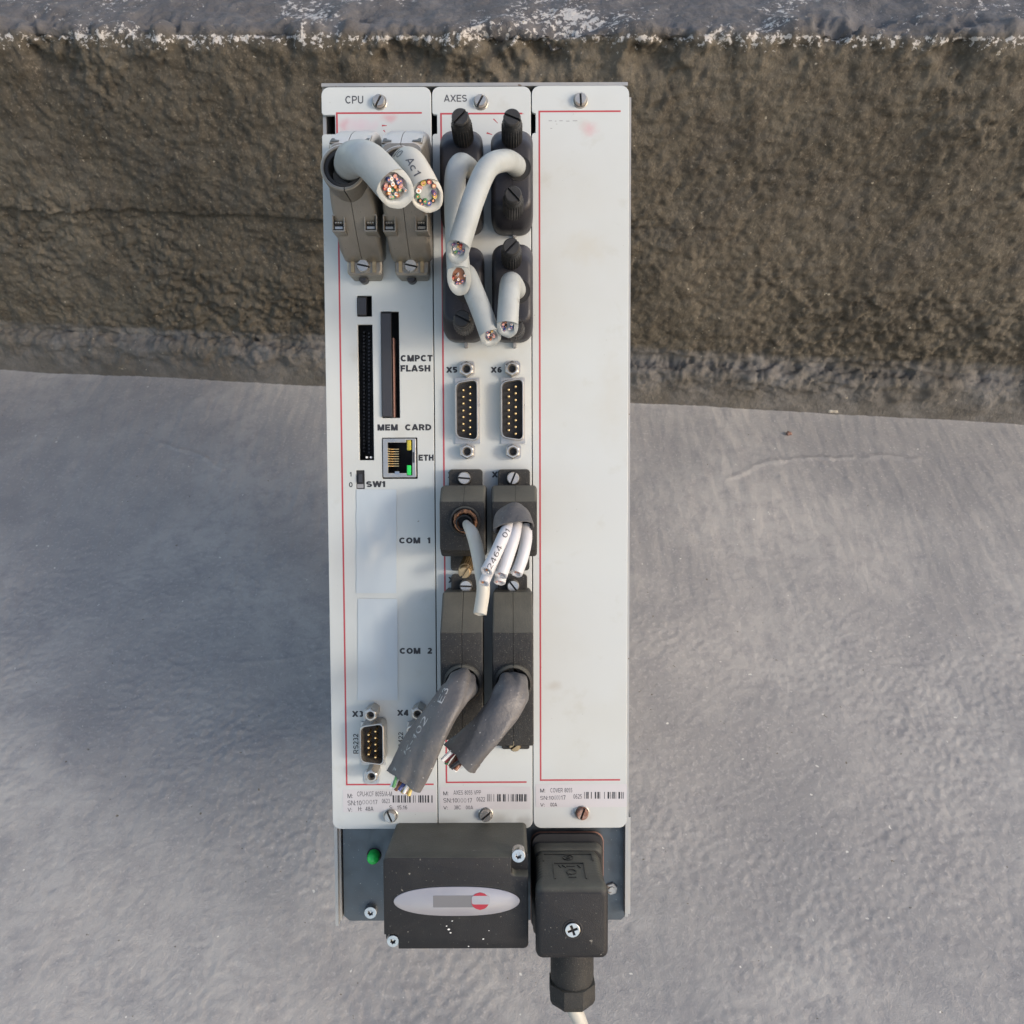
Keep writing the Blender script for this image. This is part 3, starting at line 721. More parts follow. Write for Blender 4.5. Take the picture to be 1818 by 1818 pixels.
rating(951, 1113, 1392, 1433, [('M:', 959, 968, 1400, 1407, 'black_ink'), ('COVER 8055', 977, 1016, 1399, 1407, 'grey_ink'), ('SN:10', 959, 983, 1413, 1420, 'grey_ink'),
       ('000', 984, 995, 1412, 1420, 'faded_ink'), ('17', 996, 1004, 1412, 1420, 'grey_ink'), ('0625', 1018, 1033, 1410, 1418, 'grey_ink'),
       ('V:', 959, 967, 1426, 1432, 'black_ink'), ('00A', 977, 989, 1425, 1432, 'black_ink')],
       (1037, 1108, 1406, 1418))
# plate screws
for (x, y, ang, mt, lb) in ((672, 177, 62, 'nickel', None), (853, 177, 62, 'nickel', None), (1031, 174, 93, 'nickel', None),
                            (692, 1452, -66, 'nickel', None), (862, 1450, 40, 'nickel', None), (1034, 1447, 70, 'rusty', 'rust-brown slotted screw')):
    c = L(x, y, 2.4); b = B(); slotted(b, c, -.5, 2.4, 2.45, ang, .8, .9)
    ctl.part('plate_screw', b, mt, label=lb)
    w = B(); tubewall(w, c, 3.1, 2.5, -.05, .35); ctl.part('washer', w, 'nickel')

# card slots, ejector key and card
b = B(); b.loft([rpx(634.5, 652, 527, 561, .3, -3, 2), rpx(635.5, 651, 528, 560, .4, .6, 2), rpx(636.5, 650, 529.5, 558, .5, 1.2, 2)])
ctl.part('eject_button', b, 'grey_plastic')
b = B(); b.loft([rpx(678, 697, 554, 741.5, .2, -9, 2), rpx(677.5, 696, 555, 740.5, .3, .8, 2), rpx(678.5, 694.5, 557, 738.5, .4, 1.3, 2)])
ctl.part('memory_card', b, 'grey_plastic', label='black memory card seated in its slot')
b = B(); q = L(697.5, 600, 0); q2 = L(697.5, 741, 0); b.box(q.x, q.x+.45, q2.y, q.y, -6, .3)
ctl.part('card_edge', b, 'rim_rubber')
b = B()
for (x, y) in ((651, 812), (658.5, 812)):
    p = L(x, y, -1.5); cyl(b, p, [(.45, -4), (.45, -1.5)], 10)
ctl.part('socket_pin', b, 'wire_white')
b = B()
for k in range(34):
    y = 590 + k*6.4
    p = L(646, y, -6); b.box(p.x-.35, p.x+.35, p.y-.3, p.y+.3, -9, -6)
    p = L(655, y+2, -6); b.box(p.x-.35, p.x+.35, p.y-.3, p.y+.3, -9, -6)
ctl.part('socket_contacts', b, 'grey_plastic')
b = B(); b.loft([rpx(633, 646.5, 836, 867.5, .1, -2, 1), rpx(633, 646.5, 836, 867.5, .1, -.4, 1)]); sw = ctl.part('slide_switch', b, 'rubber')
b = B(); b.loft([rpx(636.5, 643.5, 842, 856, .1, -.5, 1), rpx(636.5, 643.5, 842, 856, .1, 1.2, 1)]); ctl.part('switch_knob', b, 'grey_plastic', sw)
b = B(); b.loft([rpx(634, 645.5, 859.5, 866.5, .1, -.5, 1), rpx(634, 645.5, 859.5, 866.5, .1, .1, 1)]); ctl.part('switch_guard', b, 'faded_ink', sw)
# network socket
fr = plate([(p[0], p[1]) for p in rpx(680, 738.5, 778.5, 847.5, .4, .4, 3)],
           [[(L(x, y, .4).x, L(x, y, .4).y) for x, y in ((688, 785.5), (721, 785.5), (721, 781), (732, 781), (732, 844), (722, 844), (722, 840), (689, 840))]], -1.2, .5, .12)
eth_o = ctl.part('network_socket', fr, 'nickel')
b = B(); x0, x1, y0, y1 = ext(rpx(681, 738, 779, 847, .1, -1.3)); b.box(x0, x1, y0, y1, -13, -12.2); b.box(x0, x0+.4, y0, y1, -12.2, -1.4); b.box(x1-.4, x1, y0, y1, -12.2, -1.4); b.box(x0+.4, x1-.4, y0, y0+.4, -12.2, -1.4); b.box(x0+.4, x1-.4, y1-.4, y1, -12.2, -1.4)
ctl.part('socket_cavity', b, 'rubber', eth_o)
for k in range(8):
    p = L(690, 797 + k*4.35, -1); b = B(); b.box(p.x-.1, p.x+.45, p.y-.22, p.y+.22, -9, -1); b.box(p.x+.45, p.x+3.4, p.y-.16, p.y+.16, -9, -6.5)
    ctl.part('contact', b, 'gold_pin', eth_o)
for (y0, y1, mt) in ((781.5, 799.5, 'led_yellow'), (826, 843.5, 'led_green')):
    b = B(); b.loft([rpx(722.5, 730, y0, y1, .3, -6, 2), rpx(722.5, 730, y0, y1, .3, .1, 2), rpx(723.5, 729, y0+1, y1-1, .4, .35, 2)]); ctl.part('status_light', b, mt, eth_o)
b = B(); b.loft([rpx(732.5, 735.8, 802.5, 821.5, .1, -2, 1), rpx(732.5, 735.8, 802.5, 821.5, .1, .65, 1)])
ctl.part('shield_spring', b, 'grey_plastic', eth_o)
b = B(); b.loft([rpx(701, 709, 836, 842, .1, -1, 1), rpx(701, 709, 837, 842, .1, .62, 1)]); ctl.part('shield_spring', b, 'chrome', eth_o)

# two blank cover films, slightly buckled
def film(x0, x1, y0, y1, seed, parent=P_cpu):
    rn = Noise(seed); b = B(); n, m = 18, 44; vs = []
    for j in range(m+1):
        for i in range(n+1):
            u, v = i/n, j/m
            p = L(x0 + (x1-x0)*u, y0 + (y1-y0)*v, 0)
            e = min(u, 1-u)*min(v, 1-v)*8; e = min(1, max(e, .0))
            z = .30 + 1.25*max(0, float(rn(np.array(u*1.6), np.array(v*3.2))))*e + .30*float(rn(np.array(u*3.), np.array(v*6.)))*e
            wob = .18*float(rn(np.array(v*7.), np.array(3.3 + (u > .5)*5))) if i in (0, n) else 0
            vs.append((p.x + wob, p.y, z))
    fs = [(j*(n+1)+i, j*(n+1)+i+1, (j+1)*(n+1)+i+1, (j+1)*(n+1)+i) for j in range(m) for i in range(n)]
    nb = len(vs); rim = [j*(n+1) for j in range(m+1)] + [m*(n+1)+i for i in range(1, n+1)] + [j*(n+1)+n for j in range(m-1, -1, -1)] + [i for i in range(n-1, 0, -1)]
    low = [(vs[i][0], vs[i][1], -.02) for i in rim]
    fs += [(rim[k], rim[(k+1) % len(rim)], nb+(k+1) % len(rim), nb+k) for k in range(len(rim))]
    b.add(vs + low, fs); ctl.part('blank_film', b, 'sticker_film', parent)
film(633, 704, 869, 1053, 5); film(635.5, 706, 1063, 1243, 8)

# D-shaped ports
def dshape(cx, cy, w, h, tap, r, z, n=4):
    """vertical D outline: longer side on the right"""
    pts = [(w/2, h/2), (-w/2, h/2 - tap), (-w/2, -h/2 + tap), (w/2, -h/2)]; out = []
    for i in range(4):
        p = Vector(pts[i]); a_ = (Vector(pts[i-1]) - p).normalized(); b_ = (Vector(pts[(i+1) % 4]) - p).normalized()
        s, e = p + a_*r, p + b_*r
        for k in range(n+1):
            t = k/n; q = s*(1-t)**2 + p*2*t*(1-t) + e*t*t; out.append((cx + q.x, cy + q.y, z))
    return out
def hexring(c, r, z, ph=0.0): return [(c[0] + r*math.cos(math.pi/3*k+ph), c[1] + r*math.sin(math.pi/3*k+ph), z) for k in range(6)]
def hex24(c, r, z, ph=.5):
    return [(c[0] + r*math.cos(R(30))/math.cos((2*math.pi*j/24) % (math.pi/3) - math.pi/6)*math.cos(2*math.pi*j/24+ph), c[1] + r*math.cos(R(30))/math.cos((2*math.pi*j/24) % (math.pi/3) - math.pi/6)*math.sin(2*math.pi*j/24+ph), z) for j in range(24)]
def standoff(parent, x, y, ztop, r=2.75):
    c = L(x, y, ztop); b = B()
    b.loft([hex24(c, r*1.12, -.1), hex24(c, r*1.12, ztop-.45), hex24(c, r*1.0, ztop-.12), circ(c, r*.86, ztop, 24, .5), circ(c, r*.66, ztop, 24, .5), circ(c, r*.50, ztop-.7, 24, .5), circ(c, r*.46, ztop-4.2, 24, .5)], False, False)
    o = ctl.part('hex_standoff', b, 'nickel', parent)
    d = B(); cyl(d, c, [(r*.49, ztop-2.6), (r*.485, ztop-2.2)], 16); ctl.part('thread_hole', d, 'slot_dark', parent)
    return o
def dport(label, x, y0, y1, wpx, zsh, fl, pins, so, tap=1.3):
    c = L(x, (y0+y1)/2, zsh); h = abs(L(x, y0, zsh).y - L(x, y1, zsh).y); w = wpx/4.37*(330-zsh)/330
    b = B(); f = rpx(*fl, .3, 0, 2); x0, x1, ya, yb = ext(f); b.box(x0, x1, ya, yb, -.1, .7)
    # tabs under the standoffs
    for (sx, sy) in so:
        q = L(sx, sy, 0); b.loft([rr_ring(q.x-2.9, q.x+3.4, q.y-3.0, q.y+3.0, 1.6, -.1, 4), rr_ring(q.x-2.9, q.x+3.4, q.y-3.0, q.y+3.0, 1.6, .45, 4)])
    port = ctl.part('serial_port', b, 'nickel', label=label)
    b = B(); k = .55
    b.loft([dshape(c.x, c.y, w, h, tap, 2.4, .6), dshape(c.x, c.y, w, h, tap, 2.4, zsh-.3), dshape(c.x, c.y, w-.5, h-.5, tap, 2.3, zsh), dshape(c.x, c.y, w-1.1, h-1.1, tap, 2.1, zsh), dshape(c.x, c.y, w-1.3, h-1.3, tap, 2.0, zsh-.4), dshape(c.x, c.y, w-1.3, h-1.3, tap, 2.0, .8)], False, False)
    ctl.part('port_shell', b, 'nickel', port)
    b = B(); b.loft([dshape(c.x, c.y, w-1.35, h-1.35, tap, 2.0, .5), dshape(c.x, c.y, w-1.35, h-1.35, tap, 2.0, 1.3)]); ctl.part('insulator', b, 'rubber', port)
    first = None
    for (px, py) in pins:
        zt = zsh - .8; p = L(px, py, zt)
        if first is None:
            b = B(); cyl(b, p, [(.52, 1.0), (.52, zt-.45), (.36, zt-.1), (.12, zt)], 12); first = ctl.part('pin', b, 'gold_pin', port); fp = p
        else: ctl.same('pin', first, p - fp, port)
    for (sx, sy, sz) in [(q[0], q[1], so_z) for q in so]: standoff(port, sx, sy, sz, 2.4 if so_z > 6 else 2.75)
so_z = 5.0
rt7 = [686.7, 698.5, 710.4, 722.7, 734.6, 746.5, 758.3, 770.5]; lt7 = [692.3, 704.2, 716, 728.5, 740, 752.3, 764]
dport('fifteen-pin port under the wording X5', 828.5, 672, 783.5, 41, 5.2, (808, 852, 671, 788), [(834.3, y) for y in rt7] + [(822.3, y) for y in lt7], [(828, 654.5), (829, 801.5)])
dport('fifteen-pin port under the wording X6', 909.5, 670.5, 783.5, 41, 5.2, (889.5, 932, 671, 788), [(915.3, y-.6) for y in rt7] + [(903, y-.6) for y in lt7], [(909, 654), (910.5, 801.5)])
so_z = 9.0
dport('nine-pin port beside the wording RS232', 660, 1283.5, 1360, 44, 8.5, (642, 684, 1281, 1357), [(666, 1299+k*11.5) for k in range(5)] + [(654, 1304.8+k*11.6) for k in range(4)], [(657.5, 1270), (659, 1379)])
dport('nine-pin port beside the wording X4, mostly hidden', 743, 1283.5, 1360, 44, 8.5, (724, 766, 1281, 1357), [(749, 1299+k*11.5) for k in range(5)] + [(737, 1304.8+k*11.6) for k in range(4)], [(741, 1268), (742, 1379)])

# lower bay
bz = -6.0
bl, br = L(609.5, 1550, bz).x, L(1109.5, 1550, bz).x; yb_, yt_ = L(850, 1634, bz).y, YPB + 2.5
b = B(); poly = [(bl, yt_), (bl, yb_+2.2), (bl+2.4, yb_), (br-1.5, yb_), (br, yb_+1.5), (br, yt_)]
bay = ctl.part('connector_panel', plate(poly, [], bz-1.2, bz, .12), 'bay_metal')
b = B(); q0, q1 = L(598, 1550, bz), L(606.5, 1550, bz); b.box(q0.x, q1.x, yb_+.8, YPB+2.5, -60, bz+.6)
ctl.part('side_flange', b, 'sheet_metal'); b = B()
q0, q1 = L(1114.8, 1550, bz), L(1118.6, 1550, bz); b.box(q0.x, q1.x, yb_+3.2, YPB+2.5, -60, bz+1.2)
ctl.part('side_flange', b, 'sheet_metal')
b = B(); q0, q1 = L(1110.8, 1550, bz), L(1114.4, 1550, bz); b.box(q0.x, q1.x, yb_+3.4, YPB+2.5, -30, bz-.5); ctl.part('flange_gap', b, 'rusty')
# nut beside the power plug
c = L(1086, 1579, bz+1); b = B(); b.loft([hexring(c, 2.6, bz, .3), hexring(c, 2.6, bz+.9, .3), hexring(c, 2.3, bz+1.1, .3)]); cyl(b, c, [(1.3, bz+1), (1.2, bz+1.6)], 16)
ctl.part('panel_nut', b, 'sheet_metal')
# green lamp
c = L(661.5, 1526, bz+4); b = B(); tubewall(b, c, 3.1, 2.65, bz-.1, bz+.5, 32); ctl.part('lamp_bezel', b, 'grey_plastic')
b = B(); cyl(b, c, [(2.6, bz-.5), (2.6, bz+2.6), (2.4, bz+3.6), (1.9, bz+4.4), (1.1, bz+5.0), (.3, bz+5.2)], 32); ctl.part('indicator_lamp', b, 'led_green', sm=60, label='domed green indicator lamp')
def star(c, r, n, ph=0.0, k=.68): return [(c[0] + r*(1 if j % 2 == 0 else k)*math.cos(math.pi*j/n+ph), c[1] + r*(1 if j % 2 == 0 else k)*math.sin(math.pi*j/n+ph)) for j in range(2*n)]
def pan_screw(th, name, x, y, z0, z1, r, hole_pts, mat='chrome', parent=None, **k):
    c = L(x, y, z1); b = B(); n = 36
    cyl(b, c, [(r, z0), (r, z1-.9), (r*.93, z1-.45)], n, cap1=False)
    pl = plate([(q[0], q[1]) for q in circ(c, r*.935, 0, n)], [hole_pts(c)], z1-.6, z1, .12)
    bb = joinb(b, pl); cyl(bb, c, [(r*.8, z1-1.4), (r*.8, z1-1.3)], n)
    return th.part(name, bb, mat, parent, **k)
torx = lambda c: star(c, 1.35, 6, .3)
pan_screw(ctl, 'panel_screw', 657.5, 1621, bz, bz+2.6, 2.75, torx)

# black box with oval badge
zf = 30.0
fr0 = rpx(681, 938, 1522, 1685, 1.2, zf); X0, X1, Y0, Y1 = ext(fr0)
nt_ = 5.4
def boxpoly(ins, z, r=1.3):
    # outline with notched corners: top right and bottom left
    a0, a1, b0, b1 = X0+ins, X1-ins, Y0+ins, Y1-ins
    pts = [(a1-r, b1), (a0+r, b1), (a0, b1-r), (a0, b0+r), (a0+r, b0), (a1-r, b0), (a1, b0+r), (a1, b1-r)]
    return [(p[0], p[1], z) for p in pts]
def boxring(z, ins=0.0, notch=True):
    a0, a1, b0, b1 = X0+ins, X1-ins, Y0+ins, Y1-ins; r = 1.8; out = []
    def arc(cx, cy, rad, s, e, n=4):
        for i in range(n+1):
            t = R(s + (e-s)*i/n); out.append((cx+rad*math.cos(t), cy+rad*math.sin(t), z))
    # top right notch (concave), going anticlockwise
    out.append((a1, b1-7.4, z)); out.append((a1-4.2, b1-7.4, z)); arc(a1-4.6, b1-5.6, 1.8, 270, 180, 4); out.append((a1-6.4, b1, z))
    arc(a0+r, b1-r, r, 90, 180)
    out.append((a0, b0+5.6, z)); out.append((a0+3.6, b0+5.6, z)); arc(a0+3.6, b0+3.8, 1.8, 90, 0, 4); out.append((a0+5.4, b0, z))
    arc(a1-r, b0+r, r, 270, 360)
    return out
bb = B(); full = [rr_ring(X0+.6, X1-.2, Y0+.5, Y1, 1.8, bz, 4), rr_ring(X0, X1, Y0, Y1, 1.8, zf-5.0, 4)]
bb.loft(full); bb.loft([boxring(zf-5.01), boxring(zf-.5), boxring(zf-.12, .2), boxring(zf, .55)])
box_o = ctl.part('battery_box', bb, 'black_plastic', label='black plastic box with an oval silver badge', sm=40)
pan_screw(ctl, 'box_screw', 920.5, 1520, zf-5, zf-1.2, 2.75, lambda c: star(c, 1.3, 6, .3), parent=box_o)
pan_screw(ctl, 'box_screw', 697.5, 1671.5, zf-5, zf-1.2, 2.5, lambda c: star(c, 1.2, 6, .3), parent=box_o)
def oval(cx, cy, w, h, z, n=64):
    out = []
    for k in range(n):
        t = 2*math.pi*k/n; ct, st = math.cos(t), math.sin(t)
        x = w/2*math.copysign(abs(ct)**.80, ct); y = h/2*math.copysign(abs(st)**1.0, st)
        out.append((cx+x, cy+y, z))
    return out
c = L(811, 1599.5, zf); w_ = L(923, 1600, zf).x - L(699.5, 1600, zf).x; h_ = L(811, 1574, zf).y - L(811, 1625.5, zf).y
b = B(); b.loft([oval(c.x, c.y, w_+1.2, h_+1.2, zf-.05), oval(c.x, c.y, w_+1.0, h_+1.0, zf+.12), oval(c.x, c.y, w_+.2, h_+.2, zf+.12), oval(c.x, c.y, w_+.1, h_+.1, zf+.02)]); ctl.part('badge_rim', b, 'black_plastic', box_o)
b = B(); b.loft([oval(c.x, c.y, w_, h_, zf), oval(c.x, c.y, w_, h_, zf+.35), oval(c.x, c.y, w_-.7, h_-.5, zf+.5)]); ctl.part('badge', b, 'badge_silver', box_o)
b = B(); b.loft([rpx(769, 852, 1590, 1611, .2, zf+.45, 2), rpx(769, 852, 1590, 1611, .2, zf+.56, 2)]); ctl.part('badge_field', b, 'badge_grey', box_o)
c2 = L(852.5, 1600, zf+.6); dk = B()
def seg(c, r, y0, y1, z, n=16):
    up_ = [(c.x + math.sqrt(max(r*r - y*y, 0)), c.y + y, z) for y in np.linspace(y0, y1, n)]
    dn_ = [(c.x - math.sqrt(max(r*r - y*y, 0)), c.y + y, z) for y in np.linspace(y1, y0, n)]
    return up_ + dn_
dk.loft([seg(c2, 3.35, -3.34, 3.34, zf+.5), seg(c2, 3.35, -3.34, 3.34, zf+.66)])
ctl.part('badge_disc', dk, 'badge_red', box_o)
dk = B(); dk.loft([rr_ring(c2.x-3.2, c2.x+3.6, c2.y-1.2, c2.y+2.1, .8, zf+.6, 3), rr_ring(c2.x-3.2, c2.x+3.6, c2.y-1.2, c2.y+2.1, .8, zf+.70, 3)])
ctl.part('badge_bar', dk, 'badge_silver', box_o)
# shallow recess line near the top edge of the box side and chips of paint
fl_ = B(); rn = random.Random(4)
for (x, y, s) in ((797, 1650, .9), (793, 1644, .5), (800, 1656, .6), (858, 1667, .6), (803, 1635, .5), (832, 1680, .5), (868, 1652, .3), (770, 1620, .3)):
    p = L(x, y, zf); k = rn.random()*3; fl_.loft([[(p.x+s*.6*math.cos(k+q)*(1+.4*(i % 2)), p.y+s*.4*math.sin(k+q), zf+dz) for i, q in enumerate((0, 1.2, 2.5, 3.6, 4.9))] for dz in (-.02, .08)])
ctl.part('paint_fleck', fl_, 'wire_white', box_o)
fl_ = B()
for (x, y, s) in ((812, 1470.5, 1.3), (816, 1471, .9), (806, 1471.5, .6), (822, 1472, .5)):
    p = L(x, y, 0); fl_.loft([[(p.x+s*.6*math.cos(q)*(1+.4*(i % 2)), p.y+s*.35*math.sin(q), dz) for i, q in enumerate((0, 1.2, 2.5, 3.6, 4.9))] for dz in (-1.7, .25)])
ctl.part('plaster_crumb', fl_, 'wire_white', P_axs)

# ------------------------------------------------------------------ helpers for the plugs
def halves(th, b, mat, x, name='hood_half', gap=.11, parent=None, sm=35):
    """split a hood along its seam into two shells"""
    outs = []
    for sg in (-1, 1):
        bm = bmesh.new(); vs = [bm.verts.new(v) for v in b.v]
        for f in b.f:
            try: bm.faces.new([vs[i] for i in f])
            except ValueError: pass
        bmesh.ops.bisect_plane(bm, geom=bm.verts[:]+bm.edges[:]+bm.faces[:], dist=1e-4, plane_co=(x+sg*gap, 0, 0), plane_no=(-sg, 0, 0), clear_outer=True)
        ed = [e for e in bm.edges if e.is_boundary]
        if ed: bmesh.ops.holes_fill(bm, edges=ed)
        bm.verts.index_update()
        o = B(); o.v = [tuple(v.co) for v in bm.verts]; o.f = [tuple(v.index for v in f.verts) for f in bm.faces]; bm.free()
        outs.append(th.part(name, o, mat, parent, sm=sm))
    return outs
WC = ['wire_red', 'wire_blue', 'wire_green', 'wire_yellow', 'wire_pink', 'wire_white', 'wire_brown', 'wire_black', 'wire_orange', 'wire_violet', 'wire_grey']
def wires(th, tb, n, rw, parent, seed=1, spread=.62, depth=1.3, cols=WC, lift=.0, ring_only=False):
    """cut cores standing in the end of a cable"""
    rn = random.Random(seed); e = len(tb.c)-1; ax = tb.cut; pts = []
    a = tb.u[e]; u = (a - ax*a.dot(ax)).normalized(); w = ax.cross(u); tries = 0; rmax = tb.r[e]*spread
    while len(pts) < n and tries < 4000:
        tries += 1; q = rn.random()*2*math.pi; d = rmax*math.sqrt(rn.random())
        if ring_only and d < rmax*.62: continue
        p = (d*math.cos(q), d*math.sin(q))
        if all((p[0]-o[0])**2 + (p[1]-o[1])**2 > (1.75*rw)**2 for o in pts): pts.append(p)
    for i, p in enumerate(pts):
        hgt = depth + rn.uniform(-.5, .5) + lift; tilt = (u*rn.uniform(-.3, .3) + w*rn.uniform(-.3, .3) + ax).normalized()
        c0 = tb.c[e] + u*p[0] + w*p[1] - ax*1.6; c1 = c0 + tilt*(hgt + .1)
        tt = Tube([c0, c0.lerp(c1, .5), c1], rw*rn.uniform(.85, 1.1), n=10, steps=2)
        col = cols[rn.randrange(len(cols))]
        o = th.part('wire_core', tt.skin(.5, .3), col, parent)
        cc = Tube([c0.lerp(c1, .6), c0.lerp(c1, .9), c1 - tilt*.05], rw*.5, n=8, steps=1); bq = cc.skin(.5, .01)
        me = o.data; me.materials.append(MATS['copper'])
        # copper strand in the middle, same mesh
        bm = bmesh.new(); bm.from_mesh(me); k0 = len(bm.faces)
        vs = [bm.verts.new(tuple((Vector(v)-th.org)/1000)) for v in joinb(bq, cc.floor(.6, .05)).v]
        for f in joinb(bq, cc.floor(.6, .05)).f:
            fc = bm.faces.new([vs[i] for i in f]); fc.material_index = 1; fc.smooth = True
        bm.to_mesh(me); bm.free()
def cable(th, P, r, cut, mat='cable_grey', inner=.72, nw=0, rw=.5, seed=1, name='cable', fill='rubber', shape=None, depth=1.6, parent=None, **kw):
    tb = Tube([L(*p) for p in P], r, cut=cut, shape=shape)
    o = th.part(name, tb.skin(inner, depth), mat, parent, sm=50)
    th.part('cable_filling', tb.floor(inner, depth-.15), fill, o)
    if nw: wires(th, tb, nw, rw, o, seed, spread=inner*.86, **kw)
    return tb, o
def print_on(th, tb, s, d0, d1, hgt, view, parent, mat='black_ink', bold=0.0, flip=False, arc=0.0, k=1.012):
    """lettering wrapped round a cable between two distances along it"""
    b = text_mesh(s, bold); xs = [v[0] for v in b.v]; ys = [v[1] for v in b.v]; ax, bx, ay, by = min(xs), max(xs), min(ys), max(ys)
    out = []
    for v in b.v:
        u = (v[0]-ax)/(bx-ax); w = (v[1]-ay)/(by-ay) - .5
        d = d0 + (d1-d0)*u
        i = int(np.clip(np.searchsorted(tb.d, d), 0, len(tb.c)-1)); a0 = tb.angle_to(d, view) + arc
        # up side of the letters: which way the angle runs
        sgn = 1 if d1 > d0 else -1
        side = tb.t[i].cross(Vector(view))
        aa = a0 + (w*hgt/tb.r[i])*(-sgn)
        out.append(tb.at(d, aa, k))
    b.v = out; th.part('lettering', b, mat, parent)

# ------------------------------------------------------------------ two metal plugs on the left plate
def metal_plug(xc_px, label, cable_args, coll_px, seed):
    xc = L(xc_px, 470, 8).x; hw = 8.1
    th = Thing('metal_plug', (xc, L(xc_px, 360, 0).y, 0), label, 'cable plug', 'metal-hooded plugs on the left plate')
    Y = lambda py, z: L(xc_px, py, z).y
    rows = [(0.5, 250, 466, .93), (8, 240, 466, .96), (13, 233, 452, 1.0), (18, 232, 430, 1.0), (23, 234, 404, 1.0), (28, 238, 374, .99), (32, 246, 352, .95), (34.5, 254, 338, .87)]
    b = B(); b.loft([rr_ring(xc-hw*k, xc+hw*k, Y(y1, z), Y(y0, z), (3.2, 3.2, 2.2, 2.2), z, 5) for (z, y0, y1, k) in rows])
    hh = halves(th, b, 'hood_metal', xc - .3, sm=40)
    co = B(); co.loft([rr_ring(xc-hw*k*.8, xc+hw*k*.8, Y(y1, z)+.5, Y(y0, z)-.5, 2.0, z-.6, 5) for (z, y0, y1, k) in rows]); th.part('seam_core', co, 'slot_dark')
    # shoulders with two openings above the collar, their shade painted as flush dark inserts
    for s in (-1, 1):
        wb = B(); q = Y(240, 22); x_ = xc + s*5.3
        ya1, yb1 = Y(238, 28) - .6, Y(254, 34.5) + .4
        for (o_, mt, nm, dz) in ((0, 'hood_metal', 'vent_rim', .12), (.35, 'grey_plastic', 'vent_shade', .20)):
            vb = B(); vb.loft([[(x_-1.9+o_, ya1-o_, 26+zz*(2.5+dz)), (x_+1.9-o_, ya1-o_, 26+zz*(2.5+dz)), (x_+1.9-o_, yb1+o_, 26+zz*(8.0+dz)), (x_-1.9+o_, yb1+o_, 26+zz*(8.0+dz))] for zz in (0, 1)])
            th.part(nm, vb, mt)
    # latch windows low on both sides: bright frame round a dark pocket with a spring
    for s in (-1, 1):
        yy = Y(396, 26); x_ = xc + s*5.9; zt = 26.3
        fr = plate([(p[0], p[1]) for p in rr_ring(x_-2.35, x_+2.35, yy-3.1, yy+3.1, .3, 0, 2)], [[(p[0], p[1]) for p in rr_ring(x_-1.9, x_+1.9, yy-2.6, yy+2.6, .2, 0, 2)]], 18, zt, .1)
        o = th.part('latch_window', fr, 'hood_metal')
        wb = B(); wb.box(x_-1.9, x_+1.9, yy-2.6, yy+2.6, 18, 24.2); th.part('latch_pocket', wb, 'slot_dark', o)
        sp = B()
        for k in range(3): cyl(sp, (x_-1.1+k*.95, yy+.3), [(.42, 24.1), (.42, 25.4), (.2, 25.7)], 12)
        sp.box(x_-1.5, x_+1.3, yy-1.9, yy-1.0, 24.1, 25.2); th.part('latch_spring', sp, 'nickel', o)
    # collar
    c = L(coll_px[0], coll_px[1], 43); b = B(); tubewall(b, c, 7.9, 6.75, 26, 43, 48, .35)
    cl = halves(th, b, 'hood_metal', c.x + .3, 'collar_half', .16, sm=40)
    b = B(); tubewall(b, c, 6.8, 5.3, 28, 42.3, 40, .3); th.part('cable_grommet', b, 'rubber')
    b = B(); cyl(b, c, [(5.2, 27), (5.2, 34)], 32); th.part('collar_floor', b, 'slot_dark')
    # foot with screw and two brass tabs
    fx0, fx1 = xc-6.6, xc+6.9; y0, y1 = Y(493, 6), Y(458, 6)
    b = B(); b.loft([rr_ring(fx0+.8, fx1-.8, y0, y1+3, 1.2, 0, 3), rr_ring(fx0, fx1, y0+.6, y1+3, 1.4, 4, 3), rr_ring(fx0, fx1, y0+.6, y1+3, 1.4, 7.2, 3), rr_ring(fx0+.6, fx1-.6, y0+1.3, y1+2, 1.2, 7.9, 3)])
    ft = th.part('mounting_foot', b, 'hood_metal')
    for x_ in (xc-5.0, xc+3.4):
        b = B(); b.box(x_, x_+1.3, y0+1.5, y1-.4, 7.6, 8.6); th.part('brass_tab', b, 'brass', ft)
    c2 = L(xc_px-2, 471, 9.6); b = B(); slotted(b, c2, 6, 9.6, 2.55, -12, .7, .7); th.part('foot_screw', b, 'nickel')
    b = B(); cq = L(xc_px, 495, 2); cyl(b, cq, [(1.9, -.2), (1.9, 3.2), (1.3, 3.8)], 20); th.part('jack_bolt', b, 'grey_plastic')
    tb, o = cable(th, **cable_args)
    return th, tb, o
th, tb, o = metal_plug(646, 'left metal-hooded plug, its thick pale cable bending down to an end of thin wires',
    dict(P=[(618, 296, 30), (621, 290, 44), (628, 281, 55), (656, 286, 63), (700, 333, 66)], r=[5.2, 5.3, 5.5, 5.7, 5.8], cut=.95, inner=.68, nw=22, rw=.62, seed=11, fill='sleeve_grey'), (609, 297), 1)
th, tb, o = metal_plug(731, 'right metal-hooded plug whose inked pale cable ends in larger coloured wires',
    dict(P=[(716, 298, 30), (719, 294, 43), (727, 291, 51), (742, 315, 57), (757, 344, 60)], r=[5.2, 5.2, 5.3, 5.3, 5.3], cut=.95, mat='cable_white', inner=.78, nw=17, rw=.80, seed=5, fill='cable_grey', ring_only=True), (711, 299), 2)
print_on(th, tb, '1140', tb.d[10], tb.d[18], 3.0, (0, 0, 1), o, 'grey_ink', 0, False, .3)
print_on(th, tb, 'Ac1', tb.d[21], tb.d[28], 2.6, (0, 0, 1), o, 'grey_ink', 0, False, .0)

